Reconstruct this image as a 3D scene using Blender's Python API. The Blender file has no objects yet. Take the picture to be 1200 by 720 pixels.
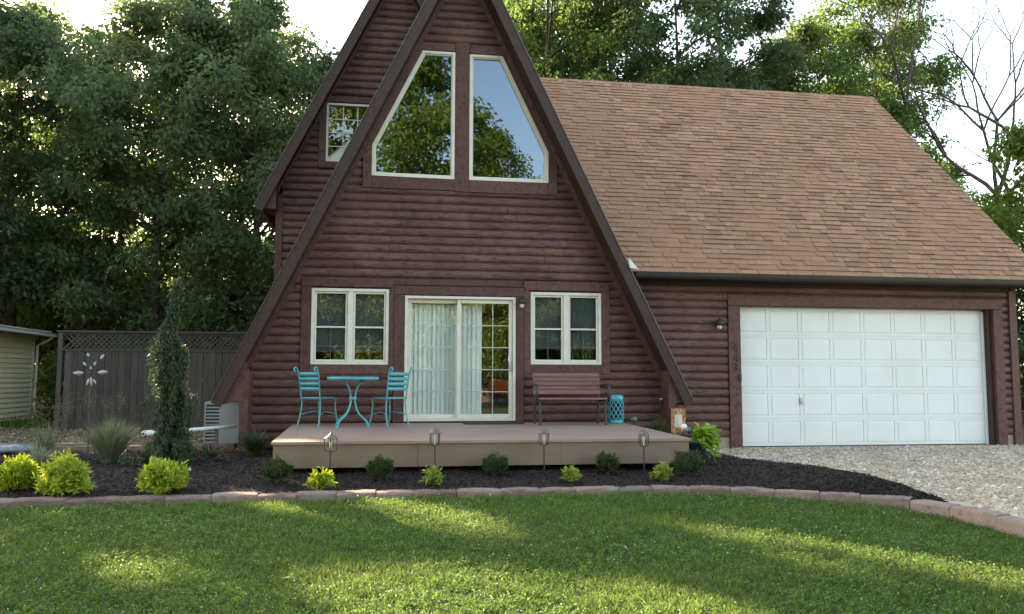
import bpy, bmesh, math, random
import numpy as np
from mathutils import Matrix, Vector
from mathutils.geometry import tessellate_polygon
random.seed(7)
RNG = np.random.default_rng(7)
sc = bpy.context.scene
COL = sc.collection

# ------------------------------------------------------------------ camera
def cam_axes(yaw, pitch, roll):
    cy, sy, cp, sp = math.cos(yaw), math.sin(yaw), math.cos(pitch), math.sin(pitch)
    f = Vector((sy*cp, cy*cp, sp)); r = Vector((cy, -sy, 0)); u = r.cross(f)
    c, s = math.cos(roll), math.sin(roll)
    return c*r+s*u, -s*r+c*u, f
r_, u_, f_ = cam_axes(0.155, 0.0863, 0.002)
cd = bpy.data.cameras.new('camera'); cam = bpy.data.objects.new('camera', cd); COL.objects.link(cam)
cd.sensor_width = 36.0; cd.sensor_fit = 'HORIZONTAL'; cd.lens = 29.14
cd.clip_start = 0.1; cd.clip_end = 3000
cam.matrix_world = Matrix(((r_.x, u_.x, -f_.x, 0), (r_.y, u_.y, -f_.y, 0), (r_.z, u_.z, -f_.z, 1.181), (0, 0, 0, 1)))
sc.camera = cam

# ------------------------------------------------------------------ sky, sun, exposure
SUN_EL = math.radians(21.0)
SUN_H = Vector((-0.60, 0.80, 0)).normalized()            # horizontal direction towards the sun (behind the house, left)
SUN = Vector((SUN_H.x*math.cos(SUN_EL), SUN_H.y*math.cos(SUN_EL), math.sin(SUN_EL)))
w = bpy.data.worlds.new('World'); sc.world = w; w.use_nodes = True
nt = w.node_tree; nt.nodes.clear()
sky = nt.nodes.new('ShaderNodeTexSky'); sky.sky_type = 'NISHITA'; sky.sun_disc = False
sky.sun_elevation = SUN_EL; sky.sun_rotation = math.atan2(SUN_H.x, SUN_H.y)
sky.air_density = 1.0; sky.dust_density = 1.2; sky.ozone_density = 1.0
bg = nt.nodes.new('ShaderNodeBackground'); bg.inputs['Strength'].default_value = 0.15
wo = nt.nodes.new('ShaderNodeOutputWorld')
nt.links.new(sky.outputs[0], bg.inputs[0]); nt.links.new(bg.outputs[0], wo.inputs[0])
sl = bpy.data.lights.new('sun', 'SUN'); sl.energy = 5.0; sl.angle = math.radians(0.55); sl.color = (1.0, 0.94, 0.82)
so = bpy.data.objects.new('sun', sl); COL.objects.link(so)
so.rotation_euler = SUN.to_track_quat('Z', 'Y').to_euler(); so.location = (-30, 40, 25)
vs = sc.view_settings
vs.view_transform = 'Standard'; vs.look = 'None'; vs.exposure = 2.5; vs.gamma = 1.0; vs.use_curve_mapping = False
vs.use_white_balance = True; vs.white_balance_temperature = 8800; vs.white_balance_tint = 12   # camera balanced for open shade
sc.render.engine = 'CYCLES'
cy = sc.cycles
cy.max_bounces = 10; cy.diffuse_bounces = 7; cy.glossy_bounces = 4; cy.transmission_bounces = 6; cy.transparent_max_bounces = 8
cy.sample_clamp_indirect = 6.0; cy.use_denoising = True

# ------------------------------------------------------------------ materials
def pm(name, c1, c2=None, scale=4.0, rough=0.8, bump=0.0, bscale=None, stretch=(1, 1, 1), rnd=0.0, island=0.0,
       metal=0.0, spec=0.3, trans=0.0, detail=5.0, attr=None, c3=None, s3=1.0, alt=None):
    """noise between c1 and c2 in world space, random tone per object or per island, c3 = large soft patches"""
    m = bpy.data.materials.new(name); m.use_nodes = True
    t = m.node_tree; n = t.nodes; L = t.links; b = n['Principled BSDF']
    geo = n.new('ShaderNodeNewGeometry')
    mp = n.new('ShaderNodeVectorMath'); mp.operation = 'MULTIPLY'; mp.inputs[1].default_value = stretch
    L.new(geo.outputs['Position'], mp.inputs[0]); vec = mp.outputs[0]
    if rnd:
        oi = n.new('ShaderNodeObjectInfo')
        ad = n.new('ShaderNodeVectorMath'); ad.operation = 'MULTIPLY_ADD'
        ad.inputs[1].default_value = (37, 41, 53)
        L.new(oi.outputs['Random'], ad.inputs[0]); L.new(vec, ad.inputs[2]); vec = ad.outputs[0]
    no = n.new('ShaderNodeTexNoise'); no.inputs['Scale'].default_value = scale; no.inputs['Detail'].default_value = detail
    no.inputs['Roughness'].default_value = 0.6
    L.new(vec, no.inputs['Vector'])
    c2 = c2 or c1
    mr = n.new('ShaderNodeMapRange'); mr.inputs[1].default_value = 0.32; mr.inputs[2].default_value = 0.68
    L.new(no.outputs['Fac'], mr.inputs[0])
    mx = n.new('ShaderNodeMix'); mx.data_type = 'RGBA'
    mx.inputs[6].default_value = (*c1, 1); mx.inputs[7].default_value = (*c2, 1)
    L.new(mr.outputs[0], mx.inputs[0]); col = mx.outputs[2]
    if attr:
        at = n.new('ShaderNodeAttribute'); at.attribute_name = attr
        mm = n.new('ShaderNodeMix'); mm.data_type = 'RGBA'; mm.blend_type = 'MULTIPLY'; mm.inputs[0].default_value = 1
        L.new(col, mm.inputs[6]); L.new(at.outputs['Color'], mm.inputs[7]); col = mm.outputs[2]
    if c3:
        n3 = n.new('ShaderNodeTexNoise'); n3.inputs['Scale'].default_value = s3; n3.inputs['Detail'].default_value = 3
        L.new(geo.outputs['Position'], n3.inputs['Vector'])
        m3 = n.new('ShaderNodeMapRange'); m3.inputs[1].default_value = 0.45; m3.inputs[2].default_value = 0.7
        L.new(n3.outputs['Fac'], m3.inputs[0])
        x3 = n.new('ShaderNodeMix'); x3.data_type = 'RGBA'; L.new(m3.outputs[0], x3.inputs[0])
        L.new(col, x3.inputs[6]); x3.inputs[7].default_value = (*c3, 1); col = x3.outputs[2]
    for amount, src in ((rnd, 'o'), (island, 'i')):
        if not amount: continue
        if src == 'o':
            s = oi.outputs['Random']
        else:
            s = geo.outputs['Random Per Island']
        if src == 'i' and alt:
            xa = n.new('ShaderNodeMix'); xa.data_type = 'RGBA'
            pw = n.new('ShaderNodeMath'); pw.operation = 'FRACT'; mu = n.new('ShaderNodeMath'); mu.operation = 'MULTIPLY'; mu.inputs[1].default_value = 7.13
            L.new(s, mu.inputs[0]); L.new(mu.outputs[0], pw.inputs[0])
            L.new(pw.outputs[0], xa.inputs[0]); L.new(col, xa.inputs[6]); xa.inputs[7].default_value = (*alt, 1); col = xa.outputs[2]
        r2 = n.new('ShaderNodeMapRange'); r2.inputs[3].default_value = 1-amount; r2.inputs[4].default_value = 1+amount
        L.new(s, r2.inputs[0])
        h = n.new('ShaderNodeVectorMath'); h.operation = 'SCALE'
        L.new(col, h.inputs[0]); L.new(r2.outputs[0], h.inputs['Scale']); col = h.outputs[0]
    L.new(col, b.inputs['Base Color'])
    b.inputs['Roughness'].default_value = rough; b.inputs['Metallic'].default_value = metal
    b.inputs['Specular IOR Level'].default_value = spec
    if bump:
        nb = n.new('ShaderNodeTexNoise'); nb.inputs['Scale'].default_value = bscale or scale*3; nb.inputs['Detail'].default_value = 6
        L.new(vec, nb.inputs['Vector'])
        bp = n.new('ShaderNodeBump'); bp.inputs['Strength'].default_value = bump; bp.inputs['Distance'].default_value = 0.01
        L.new(nb.outputs['Fac'], bp.inputs['Height']); L.new(bp.outputs[0], b.inputs['Normal'])
    if trans:
        tr = n.new('ShaderNodeBsdfTranslucent'); ms = n.new('ShaderNodeMixShader'); ms.inputs[0].default_value = trans
        hs = n.new('ShaderNodeHueSaturation'); hs.inputs['Value'].default_value = 1.7; hs.inputs['Hue'].default_value = 0.485
        L.new(col, hs.inputs['Color']); L.new(hs.outputs[0], tr.inputs[0])
        L.new(b.outputs[0], ms.inputs[1]); L.new(tr.outputs[0], ms.inputs[2])
        L.new(ms.outputs[0], n['Material Output'].inputs['Surface'])
    return m

def glass(name, tint, refl, coat=(0.95, 0.97, 1.0)):
    m = bpy.data.materials.new(name); m.use_nodes = True
    t = m.node_tree; n = t.nodes; L = t.links; n.remove(n['Principled BSDF'])
    g = n.new('ShaderNodeBsdfGlossy'); g.inputs['Roughness'].default_value = 0.0; g.inputs['Color'].default_value = (*coat, 1)
    geo = n.new('ShaderNodeNewGeometry'); no = n.new('ShaderNodeTexNoise'); no.inputs['Scale'].default_value = 2.2
    L.new(geo.outputs['Position'], no.inputs['Vector'])
    bp = n.new('ShaderNodeBump'); bp.inputs['Strength'].default_value = 0.02; bp.inputs['Distance'].default_value = 0.02
    L.new(no.outputs['Fac'], bp.inputs['Height']); L.new(bp.outputs[0], g.inputs['Normal'])
    tr = n.new('ShaderNodeBsdfTransparent'); tr.inputs[0].default_value = (*tint, 1)
    fr = n.new('ShaderNodeFresnel'); fr.inputs['IOR'].default_value = 1.5
    ad = n.new('ShaderNodeMath'); ad.operation = 'ADD'; ad.inputs[1].default_value = refl-0.04; ad.use_clamp = True
    L.new(fr.outputs[0], ad.inputs[0])
    ms = n.new('ShaderNodeMixShader'); L.new(ad.outputs[0], ms.inputs[0]); L.new(tr.outputs[0], ms.inputs[1]); L.new(g.outputs[0], ms.inputs[2])
    # a pane is a thin solid: the coating acts once, where light enters; the far face passes it on
    t2 = n.new('ShaderNodeBsdfTransparent'); m2 = n.new('ShaderNodeMixShader'); L.new(geo.outputs['Backfacing'], m2.inputs[0])
    L.new(ms.outputs[0], m2.inputs[1]); L.new(t2.outputs[0], m2.inputs[2]); L.new(m2.outputs[0], n['Material Output'].inputs['Surface'])
    return m

M = {}
def add_flecks(m, dark, scale, stretch, lo, hi):
    """short dark checks and knots in stained wood"""
    t = m.node_tree; n = t.nodes; L = t.links; b = n['Principled BSDF']
    src = b.inputs['Base Color'].links[0].from_socket
    geo = n.new('ShaderNodeNewGeometry'); oi = n.new('ShaderNodeObjectInfo')
    v = n.new('ShaderNodeVectorMath'); v.operation = 'MULTIPLY'; v.inputs[1].default_value = stretch; L.new(geo.outputs['Position'], v.inputs[0])
    a = n.new('ShaderNodeVectorMath'); a.operation = 'MULTIPLY_ADD'; a.inputs[1].default_value = (91, 17, 29); L.new(oi.outputs['Random'], a.inputs[0]); L.new(v.outputs[0], a.inputs[2])
    no = n.new('ShaderNodeTexNoise'); no.inputs['Scale'].default_value = scale; no.inputs['Detail'].default_value = 4; no.inputs['Roughness'].default_value = 0.7; L.new(a.outputs[0], no.inputs['Vector'])
    r = n.new('ShaderNodeMapRange'); r.inputs[1].default_value = lo; r.inputs[2].default_value = hi; L.new(no.outputs['Fac'], r.inputs[0])
    mx = n.new('ShaderNodeMix'); mx.data_type = 'RGBA'; L.new(r.outputs[0], mx.inputs[0]); L.new(src, mx.inputs[6]); mx.inputs[7].default_value = (*dark, 1)
    L.new(mx.outputs[2], b.inputs['Base Color']); return m
M['log'] = add_flecks(pm('stained_log', (0.088, 0.035, 0.031), (0.142, 0.062, 0.054), 3.0, 0.55, 0.5, 9, stretch=(1.2, 9, 9), rnd=0.14, spec=0.4, c3=(0.165, 0.078, 0.067), s3=1.1), (0.032, 0.013, 0.012), 4.0, (1.6, 9, 9), 0.50, 0.66)
M['trim'] = add_flecks(pm('stained_board', (0.082, 0.033, 0.029), (0.130, 0.056, 0.048), 3.0, 0.62, 0.35, 8, stretch=(4, 4, 4), rnd=0.18, spec=0.35), (0.030, 0.013, 0.011), 4.0, (4, 4, 4), 0.54, 0.68)
M['fascia'] = pm('fascia_board', (0.038, 0.021, 0.018), (0.066, 0.037, 0.031), 3.0, 0.6, 0.3, 8, stretch=(4, 4, 4), rnd=0.15)
M['soffit'] = pm('soffit_board', (0.034, 0.015, 0.013), (0.056, 0.025, 0.021), 3.0, 0.7, 0.2, 8)
M['bronze'] = pm('bronze_metal', (0.022, 0.016, 0.014), (0.034, 0.026, 0.022), 5, 0.4, metal=0.0, spec=0.5)
M['drip'] = pm('drip_edge', (0.10, 0.085, 0.08), (0.16, 0.14, 0.13), 6, 0.35, metal=0.6)
M['shingle'] = pm('asphalt_shingle', (0.31, 0.160, 0.100), (0.41, 0.230, 0.148), 22, 0.9, 0.5, 300, attr='Col', spec=0.2, c3=(0.335, 0.175, 0.106), s3=0.45)
M['roof_under'] = pm('roof_felt', (0.06, 0.04, 0.033), (0.08, 0.05, 0.04), 10, 0.9)
M['frame'] = pm('cream_vinyl', (0.62, 0.58, 0.50), (0.70, 0.66, 0.58), 6, 0.45, spec=0.4)
M['muntin'] = pm('muntin_white', (0.66, 0.66, 0.62), None, 6, 0.45)
M['muntin_dim'] = pm('muntin_grey', (0.20, 0.21, 0.20), None, 6, 0.5)
M['gwhite'] = pm('garage_white', (0.70, 0.715, 0.74), (0.75, 0.765, 0.785), 1.2, 0.4, spec=0.4, c3=(0.68, 0.69, 0.70), s3=1.1)
M['glass_up'] = glass('gable_glass', (0.30, 0.33, 0.34), 0.17, (0.62, 0.80, 1.0))
M['glass'] = glass('window_glass', (0.72, 0.76, 0.76), 0.09)
M['glass_door'] = glass('door_glass', (0.94, 0.97, 0.97), 0.15)
M['blind'] = pm('blind_slat', (0.085, 0.105, 0.105), (0.105, 0.125, 0.12), 3, 0.7)
M['vblind'] = pm('vertical_blind', (0.80, 0.845, 0.83), (0.85, 0.88, 0.86), 3, 0.8, trans=0.06, rnd=0.05)
M['interior'] = pm('interior_paint', (0.20, 0.17, 0.14), (0.25, 0.21, 0.18), 2, 0.9)
M['orange'] = pm('orange_fabric', (0.75, 0.14, 0.04), (0.85, 0.20, 0.06), 5, 0.9)
M['darkfab'] = pm('dark_upholstery', (0.03, 0.028, 0.026), (0.05, 0.045, 0.04), 8, 0.9)
M['concrete'] = pm('foundation_block', (0.30, 0.24, 0.17), (0.40, 0.33, 0.25), 9, 0.95, 0.4, 40)
M['deck'] = pm('deck_paint', (0.335, 0.225, 0.18), (0.375, 0.26, 0.21), 2.5, 0.6, 0.1, 30, stretch=(1, 5, 1), c3=(0.31, 0.21, 0.17), s3=1.0)
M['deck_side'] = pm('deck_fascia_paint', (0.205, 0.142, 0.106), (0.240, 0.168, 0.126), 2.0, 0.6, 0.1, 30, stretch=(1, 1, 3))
M['teal'] = pm('teal_paint', (0.035, 0.31, 0.37), (0.055, 0.38, 0.44), 12, 0.4, spec=0.5)
M['teal_glaze'] = pm('teal_glaze', (0.01, 0.27, 0.32), (0.02, 0.36, 0.42), 12, 0.15, spec=0.6)
M['bench_slat'] = pm('bench_slat', (0.20, 0.095, 0.082), (0.27, 0.135, 0.12), 3, 0.6, 0.2, 10, stretch=(1, 8, 8), rnd=0.15)
M['iron'] = pm('black_iron', (0.018, 0.016, 0.016), (0.035, 0.03, 0.03), 12, 0.5, spec=0.5)
M['copper'] = pm('weathered_copper', (0.16, 0.115, 0.09), (0.25, 0.19, 0.15), 20, 0.45, metal=0.5)
M['clear'] = glass('lantern_glass', (0.86, 0.85, 0.80), 0.10)
M['mat'] = pm('door_mat_rubber', (0.028, 0.024, 0.022), (0.05, 0.045, 0.04), 14, 0.8)
M['matpale'] = pm('door_mat_pattern', (0.17, 0.15, 0.13), None, 14, 0.9)
M['stone'] = add_flecks(pm('edging_stone', (0.20, 0.120, 0.098), (0.30, 0.20, 0.17), 7, 0.95, 0.8, 45, rnd=0.25, c3=(0.22, 0.19, 0.165), s3=2.2), (0.12, 0.085, 0.07), 5.0, (2, 2, 4), 0.55, 0.75)
M['mulch'] = pm('mulch_ground', (0.014, 0.010, 0.008), (0.035, 0.024, 0.019), 14, 0.95, 1.0, 30)
M['chip'] = pm('mulch_chip', (0.024, 0.015, 0.012), (0.060, 0.040, 0.032), 9, 0.8, island=0.85, alt=(0.030, 0.021, 0.018))
M['gravel_g'] = pm('gravel_ground', (0.44, 0.36, 0.27), (0.60, 0.50, 0.39), 30, 0.95, 1.0, 60, c3=(0.36, 0.28, 0.20), s3=0.9)
M['gravel'] = pm('gravel_stone', (0.55, 0.465, 0.36), (0.72, 0.63, 0.51), 12, 0.9, island=0.4, alt=(0.36, 0.27, 0.19), c3=(0.44, 0.345, 0.245), s3=1.3)
M['ground'] = pm('lawn_soil', (0.030, 0.042, 0.014), (0.050, 0.072, 0.020), 5, 0.95, 0.6, 25)
M['dirt'] = pm('leaf_litter_ground', (0.15, 0.115, 0.075), (0.25, 0.20, 0.14), 3, 0.95, 0.8, 18, c3=(0.10, 0.08, 0.05), s3=0.5)
M['forest'] = pm('forest_floor', (0.05, 0.05, 0.025), (0.09, 0.08, 0.04), 2, 0.95, 0.6, 12)
M['litter'] = pm('dry_leaf', (0.22, 0.16, 0.10), (0.32, 0.25, 0.17), 7, 0.9, island=0.4)
M['grass'] = pm('grass_blade', (0.082, 0.148, 0.030), (0.128, 0.204, 0.044), 1.3, 0.6, island=0.55, trans=0.45, spec=0.2, c3=(0.135, 0.165, 0.052), s3=0.8, alt=(0.086, 0.162, 0.034))
M['clover'] = pm('clover_leaf', (0.078, 0.152, 0.038), (0.116, 0.206, 0.054), 1.5, 0.55, island=0.55, trans=0.4)
M['clover_fl'] = pm('clover_flower', (0.60, 0.60, 0.52), None, 5, 0.9)
M['bark'] = pm('bark', (0.055, 0.042, 0.032), (0.11, 0.088, 0.068), 5, 0.95, 0.9, 14, stretch=(2, 2, 0.5))
M['bark_dead'] = pm('dead_bark', (0.075, 0.06, 0.05), (0.14, 0.115, 0.10), 5, 0.95, 0.8, 14, stretch=(2, 2, 0.5))
def leafmat(name, a, b, alt, trans=0.45, island=0.3, rough=0.5): return pm(name, a, b, 0.7, rough, island=island, trans=trans, alt=alt, spec=0.3, detail=2)
M['leaf_a'] = leafmat('leaf_walnut', (0.080, 0.126, 0.056), (0.116, 0.162, 0.074), (0.100, 0.152, 0.064), 0.5)
M['leaf_b'] = leafmat('leaf_maple', (0.060, 0.124, 0.034), (0.092, 0.164, 0.046), (0.100, 0.166, 0.042), 0.5)
M['leaf_c'] = leafmat('leaf_dark', (0.058, 0.100, 0.046), (0.086, 0.132, 0.058), (0.072, 0.120, 0.052), 0.45)
M['leaf_d'] = leafmat('leaf_lime', (0.10, 0.165, 0.026), (0.15, 0.21, 0.036), (0.13, 0.19, 0.04), 0.5)
M['leaf_dry'] = leafmat('leaf_sparse', (0.075, 0.085, 0.045), (0.11, 0.115, 0.06), (0.10, 0.09, 0.05), 0.3)
M['gold'] = leafmat('leaf_gold', (0.36, 0.42, 0.05), (0.47, 0.51, 0.08), (0.22, 0.34, 0.05), 0.3, 0.3)
M['gold2'] = leafmat('leaf_gold_green', (0.26, 0.34, 0.03), (0.36, 0.42, 0.04), (0.18, 0.28, 0.03), 0.3, 0.3)
M['lime_pale'] = leafmat('leaf_variegated', (0.26, 0.34, 0.06), (0.40, 0.44, 0.12), (0.16, 0.26, 0.04), 0.3, 0.3)
M['box'] = leafmat('leaf_boxwood', (0.030, 0.062, 0.024), (0.050, 0.088, 0.034), (0.075, 0.105, 0.035), 0.2, 0.35)
M['spruce'] = leafmat('spruce_needle', (0.030, 0.060, 0.030), (0.050, 0.086, 0.042), (0.066, 0.10, 0.044), 0.2, 0.4)
M['sweet'] = leafmat('leaf_potato_vine', (0.22, 0.36, 0.03), (0.30, 0.44, 0.05), (0.17, 0.30, 0.03), 0.35, 0.25)
M['reed'] = leafmat('ornamental_grass', (0.10, 0.165, 0.085), (0.16, 0.22, 0.12), (0.20, 0.21, 0.13), 0.35, 0.3)
M['dead_stem'] = pm('dry_stem', (0.10, 0.07, 0.045), (0.18, 0.13, 0.09), 5, 0.9)
M['fence'] = pm('weathered_fence', (0.060, 0.052, 0.045), (0.100, 0.087, 0.075), 3, 0.9, 0.5, 14, stretch=(7, 7, 0.8), rnd=0.22)
M['shed'] = pm('yellow_siding', (0.84, 0.72, 0.45), (0.88, 0.77, 0.51), 2, 0.6, rnd=0.05)
M['shedtrim'] = pm('shed_white_trim', (0.66, 0.65, 0.60), None, 3, 0.6)
M['metalroof'] = pm('shed_metal_roof', (0.26, 0.25, 0.24), (0.34, 0.33, 0.31), 3, 0.5, metal=0.3)
M['pvc'] = pm('white_pvc', (0.75, 0.75, 0.72), None, 3, 0.4, spec=0.4)
M['acgrey'] = pm('ac_paint', (0.27, 0.28, 0.28), (0.33, 0.34, 0.34), 3, 0.5)
M['acdark'] = pm('ac_dark', (0.05, 0.05, 0.05), None, 3, 0.7)
M['timber'] = pm('landscape_timber', (0.13, 0.095, 0.065), (0.22, 0.165, 0.115), 3, 0.9, 0.5, 12, stretch=(1, 8, 8), rnd=0.2)
M['silver'] = pm('brushed_silver', (0.30, 0.30, 0.28), (0.45, 0.45, 0.43), 9, 0.4, metal=0.5)
M['bag'] = pm('plastic_bag', (0.30, 0.31, 0.33), (0.06, 0.06, 0.07), 3.5, 0.25, 0.6, 10, spec=0.6)
M['navy'] = pm('navy_glaze', (0.008, 0.018, 0.03), (0.014, 0.03, 0.045), 5, 0.15, spec=0.6)
M['ball'] = pm('gazing_glass', (0.03, 0.05, 0.06), (0.10, 0.12, 0.12), 5, 0.08, spec=0.8)
M['white_pl'] = pm('white_plastic', (0.72, 0.72, 0.70), None, 4, 0.5)
M['galv'] = pm('galvanised_flashing', (0.68, 0.69, 0.70), None, 4, 0.5)
def flagmat():
    m = pm('flag_print', (0.55, 0.50, 0.40), (0.62, 0.57, 0.47), 5, 0.9)
    t = m.node_tree; n = t.nodes; L = t.links; b = n['Principled BSDF']
    tc = n.new('ShaderNodeTexCoord'); v = n.new('ShaderNodeTexVoronoi'); v.inputs['Scale'].default_value = 13
    L.new(tc.outputs['Generated'], v.inputs['Vector'])
    hue = n.new('ShaderNodeValToRGB'); e = hue.color_ramp.elements
    e[0].position = 0.0; e[0].color = (0.42, 0.05, 0.04, 1); e[1].position = 1.0; e[1].color = (0.60, 0.55, 0.44, 1)
    for p, c in ((0.3, (0.5, 0.16, 0.05, 1)), (0.45, (0.12, 0.16, 0.06, 1)), (0.62, (0.55, 0.34, 0.22, 1)), (0.8, (0.25, 0.08, 0.07, 1))):
        k = e.new(p); k.color = c
    sp = n.new('ShaderNodeSeparateColor'); L.new(v.outputs['Color'], sp.inputs[0]); L.new(sp.outputs[0], hue.inputs[0])
    s = n.new('ShaderNodeSeparateXYZ'); L.new(tc.outputs['Generated'], s.inputs[0])
    def absd(o):
        a = n.new('ShaderNodeMath'); a.operation = 'SUBTRACT'; a.inputs[1].default_value = 0.5; L.new(o, a.inputs[0])
        k = n.new('ShaderNodeMath'); k.operation = 'ABSOLUTE'; L.new(a.outputs[0], k.inputs[0]); return k.outputs[0]
    mxm = n.new('ShaderNodeMath'); mxm.operation = 'MAXIMUM'; L.new(absd(s.outputs[0]), mxm.inputs[0]); L.new(absd(s.outputs[2]), mxm.inputs[1])
    gt = n.new('ShaderNodeMath'); gt.operation = 'GREATER_THAN'; gt.inputs[1].default_value = 0.26; L.new(mxm.outputs[0], gt.inputs[0])
    base = b.inputs['Base Color'].links[0].from_socket
    mx = n.new('ShaderNodeMix'); mx.data_type = 'RGBA'; L.new(gt.outputs[0], mx.inputs[0]); L.new(base, mx.inputs[6]); L.new(hue.outputs[0], mx.inputs[7])
    L.new(mx.outputs[2], b.inputs['Base Color'])
    return m
M['flag'] = flagmat()
M['flag_red'] = pm('flag_hem', (0.30, 0.04, 0.03), None, 5, 0.9)

# ------------------------------------------------------------------ helpers
def tag(o, label=None, cat=None, group=None, kind=None):
    if label: o['label'] = label
    if cat: o['category'] = cat
    if group: o['group'] = group
    if kind: o['kind'] = kind
    return o
def empty(name, loc=(0, 0, 0), rz=0.0, label=None, cat=None, group=None):
    o = bpy.data.objects.new(name, None); COL.objects.link(o)
    o.location = loc; o.rotation_euler = (0, 0, rz); o.empty_display_size = 0.1
    return tag(o, label, cat, group)
def link(name, me, parent=None, world=False, loc=None, rz=None):
    o = bpy.data.objects.new(name, me); COL.objects.link(o)
    if loc is not None: o.location = loc
    if rz is not None: o.rotation_euler = (0, 0, rz)
    if parent is not None:
        o.parent = parent
        if world: o.matrix_parent_inverse = Matrix.Translation(-Vector(parent.location))
    return o
def np_mesh(name, V, F, mat=None, smooth=False):
    V = np.asarray(V, np.float32); F = np.asarray(F, np.int32); k = F.shape[1]
    me = bpy.data.meshes.new(name)
    me.vertices.add(len(V)); me.vertices.foreach_set('co', V.ravel())
    me.loops.add(F.size); me.loops.foreach_set('vertex_index', F.ravel())
    me.polygons.add(len(F)); me.polygons.foreach_set('loop_start', np.arange(0, F.size, k, dtype=np.int32))
    try: me.polygons.foreach_set('loop_total', np.full(len(F), k, np.int32))
    except Exception: pass
    me.polygons.foreach_set('use_smooth', np.full(len(F), smooth, bool))
    me.update(calc_edges=True)
    if mat: me.materials.append(mat)
    return me
class MB:
    def __init__(s): s.v = []; s.f = []; s.sm = []
    def add(s, vs, fs, smooth=False):
        b = len(s.v); s.v += [tuple(p) for p in vs]; s.f += [tuple(i+b for i in f) for f in fs]; s.sm += [smooth]*len(fs); return s
    def box(s, x0, x1, y0, y1, z0, z1, mtx=None):
        v = [(x, y, z) for x in (x0, x1) for y in (y0, y1) for z in (z0, z1)]
        if mtx is not None: v = [tuple(mtx @ Vector(p)) for p in v]
        return s.add(v, [(0, 1, 3, 2), (4, 6, 7, 5), (0, 4, 5, 1), (2, 3, 7, 6), (0, 2, 6, 4), (1, 5, 7, 3)])
    def prism(s, poly, y0, y1, axis='y'):
        n = len(poly)
        if axis == 'y': mk = lambda p, d: (p[0], d, p[1])
        elif axis == 'x': mk = lambda p, d: (d, p[0], p[1])
        else: mk = lambda p, d: (p[0], p[1], d)
        v = [mk(p, y0) for p in poly]+[mk(p, y1) for p in poly]
        f = [tuple(range(n)), tuple(range(2*n-1, n-1, -1))]+[(i, i+n, (i+1) % n+n, (i+1) % n) for i in range(n)]
        return s.add(v, f)
    def tube(s, pts, r, n=6, caps=True):
        P = [Vector(p) for p in pts]; m = len(P)
        rs = r if isinstance(r, (list, tuple)) else [r]*m
        vs = []; prev = None
        for i, p in enumerate(P):
            d = (P[min(i+1, m-1)]-P[max(i-1, 0)])
            if d.length < 1e-9: d = Vector((0, 0, 1))
            d.normalize()
            a = prev if prev is not None else (Vector((1, 0, 0)) if abs(d.x) < 0.8 else Vector((0, 1, 0)))
            a = (a-d*a.dot(d)); a = a.normalized() if a.length > 1e-6 else d.orthogonal().normalized()
            prev = a; b = d.cross(a)
            vs += [p+(a*math.cos(2*math.pi*k/n)+b*math.sin(2*math.pi*k/n))*rs[i] for k in range(n)]
        fs = [(i*n+k, i*n+(k+1) % n, (i+1)*n+(k+1) % n, (i+1)*n+k) for i in range(m-1) for k in range(n)]
        s.add(vs, fs, True)
        if caps: s.add(vs[:n], [tuple(range(n-1, -1, -1))]); s.add(vs[-n:], [tuple(range(n))])
        return s
    def lathe(s, prof, n=16, c=(0, 0, 0), smooth=True):
        m = len(prof); vs = [(c[0]+r*math.cos(2*math.pi*k/n), c[1]+r*math.sin(2*math.pi*k/n), c[2]+z) for r, z in prof for k in range(n)]
        fs = [(i*n+k, i*n+(k+1) % n, (i+1)*n+(k+1) % n, (i+1)*n+k) for i in range(m-1) for k in range(n)]
        s.add(vs, fs, smooth)
        if prof[0][0] > 1e-4: s.add(vs[:n], [tuple(range(n-1, -1, -1))])
        if prof[-1][0] > 1e-4: s.add(vs[-n:], [tuple(range(n))])
        return s
    def ball(s, c, r, n=10, m=7, sx=(1, 1, 1)):
        prof = [(max(1e-5, math.sin(math.pi*i/m)), -math.cos(math.pi*i/m)) for i in range(m+1)]
        t = MB().lathe(prof, n); return s.add([(c[0]+r*x*sx[0], c[1]+r*y*sx[1], c[2]+r*z*sx[2]) for x, y, z in t.v], t.f, True)
    def mesh(s, name, mat):
        me = bpy.data.meshes.new(name); me.from_pydata(s.v, [], s.f)
        me.polygons.foreach_set('use_smooth', s.sm); me.materials.append(mat); me.update(); return me
    def build(s, name, mat, parent=None, world=False, bevel=0.0, loc=None, rz=None):
        o = link(name, s.mesh(name, mat), parent, world, loc, rz)
        if bevel:
            b = o.modifiers.new('bevel', 'BEVEL'); b.width = bevel; b.segments = 2; b.limit_method = 'ANGLE'
        return o
def smooth_path(pts, k=6):
    """Catmull-Rom through 3-D points"""
    P = [Vector(p) for p in pts]; P = [P[0]*2-P[1]]+P+[P[-1]*2-P[-2]]; out = []
    for i in range(1, len(P)-2):
        for j in range(k):
            t = j/k; a, b, c, d = P[i-1], P[i], P[i+1], P[i+2]
            out.append(0.5*((2*b)+(c-a)*t+(2*a-5*b+4*c-d)*t*t+(3*b-a-3*c+d)*t**3))
    out.append(P[-2]); return out
def unit(a): return a/np.maximum(np.linalg.norm(a, axis=1, keepdims=True), 1e-9)
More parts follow.
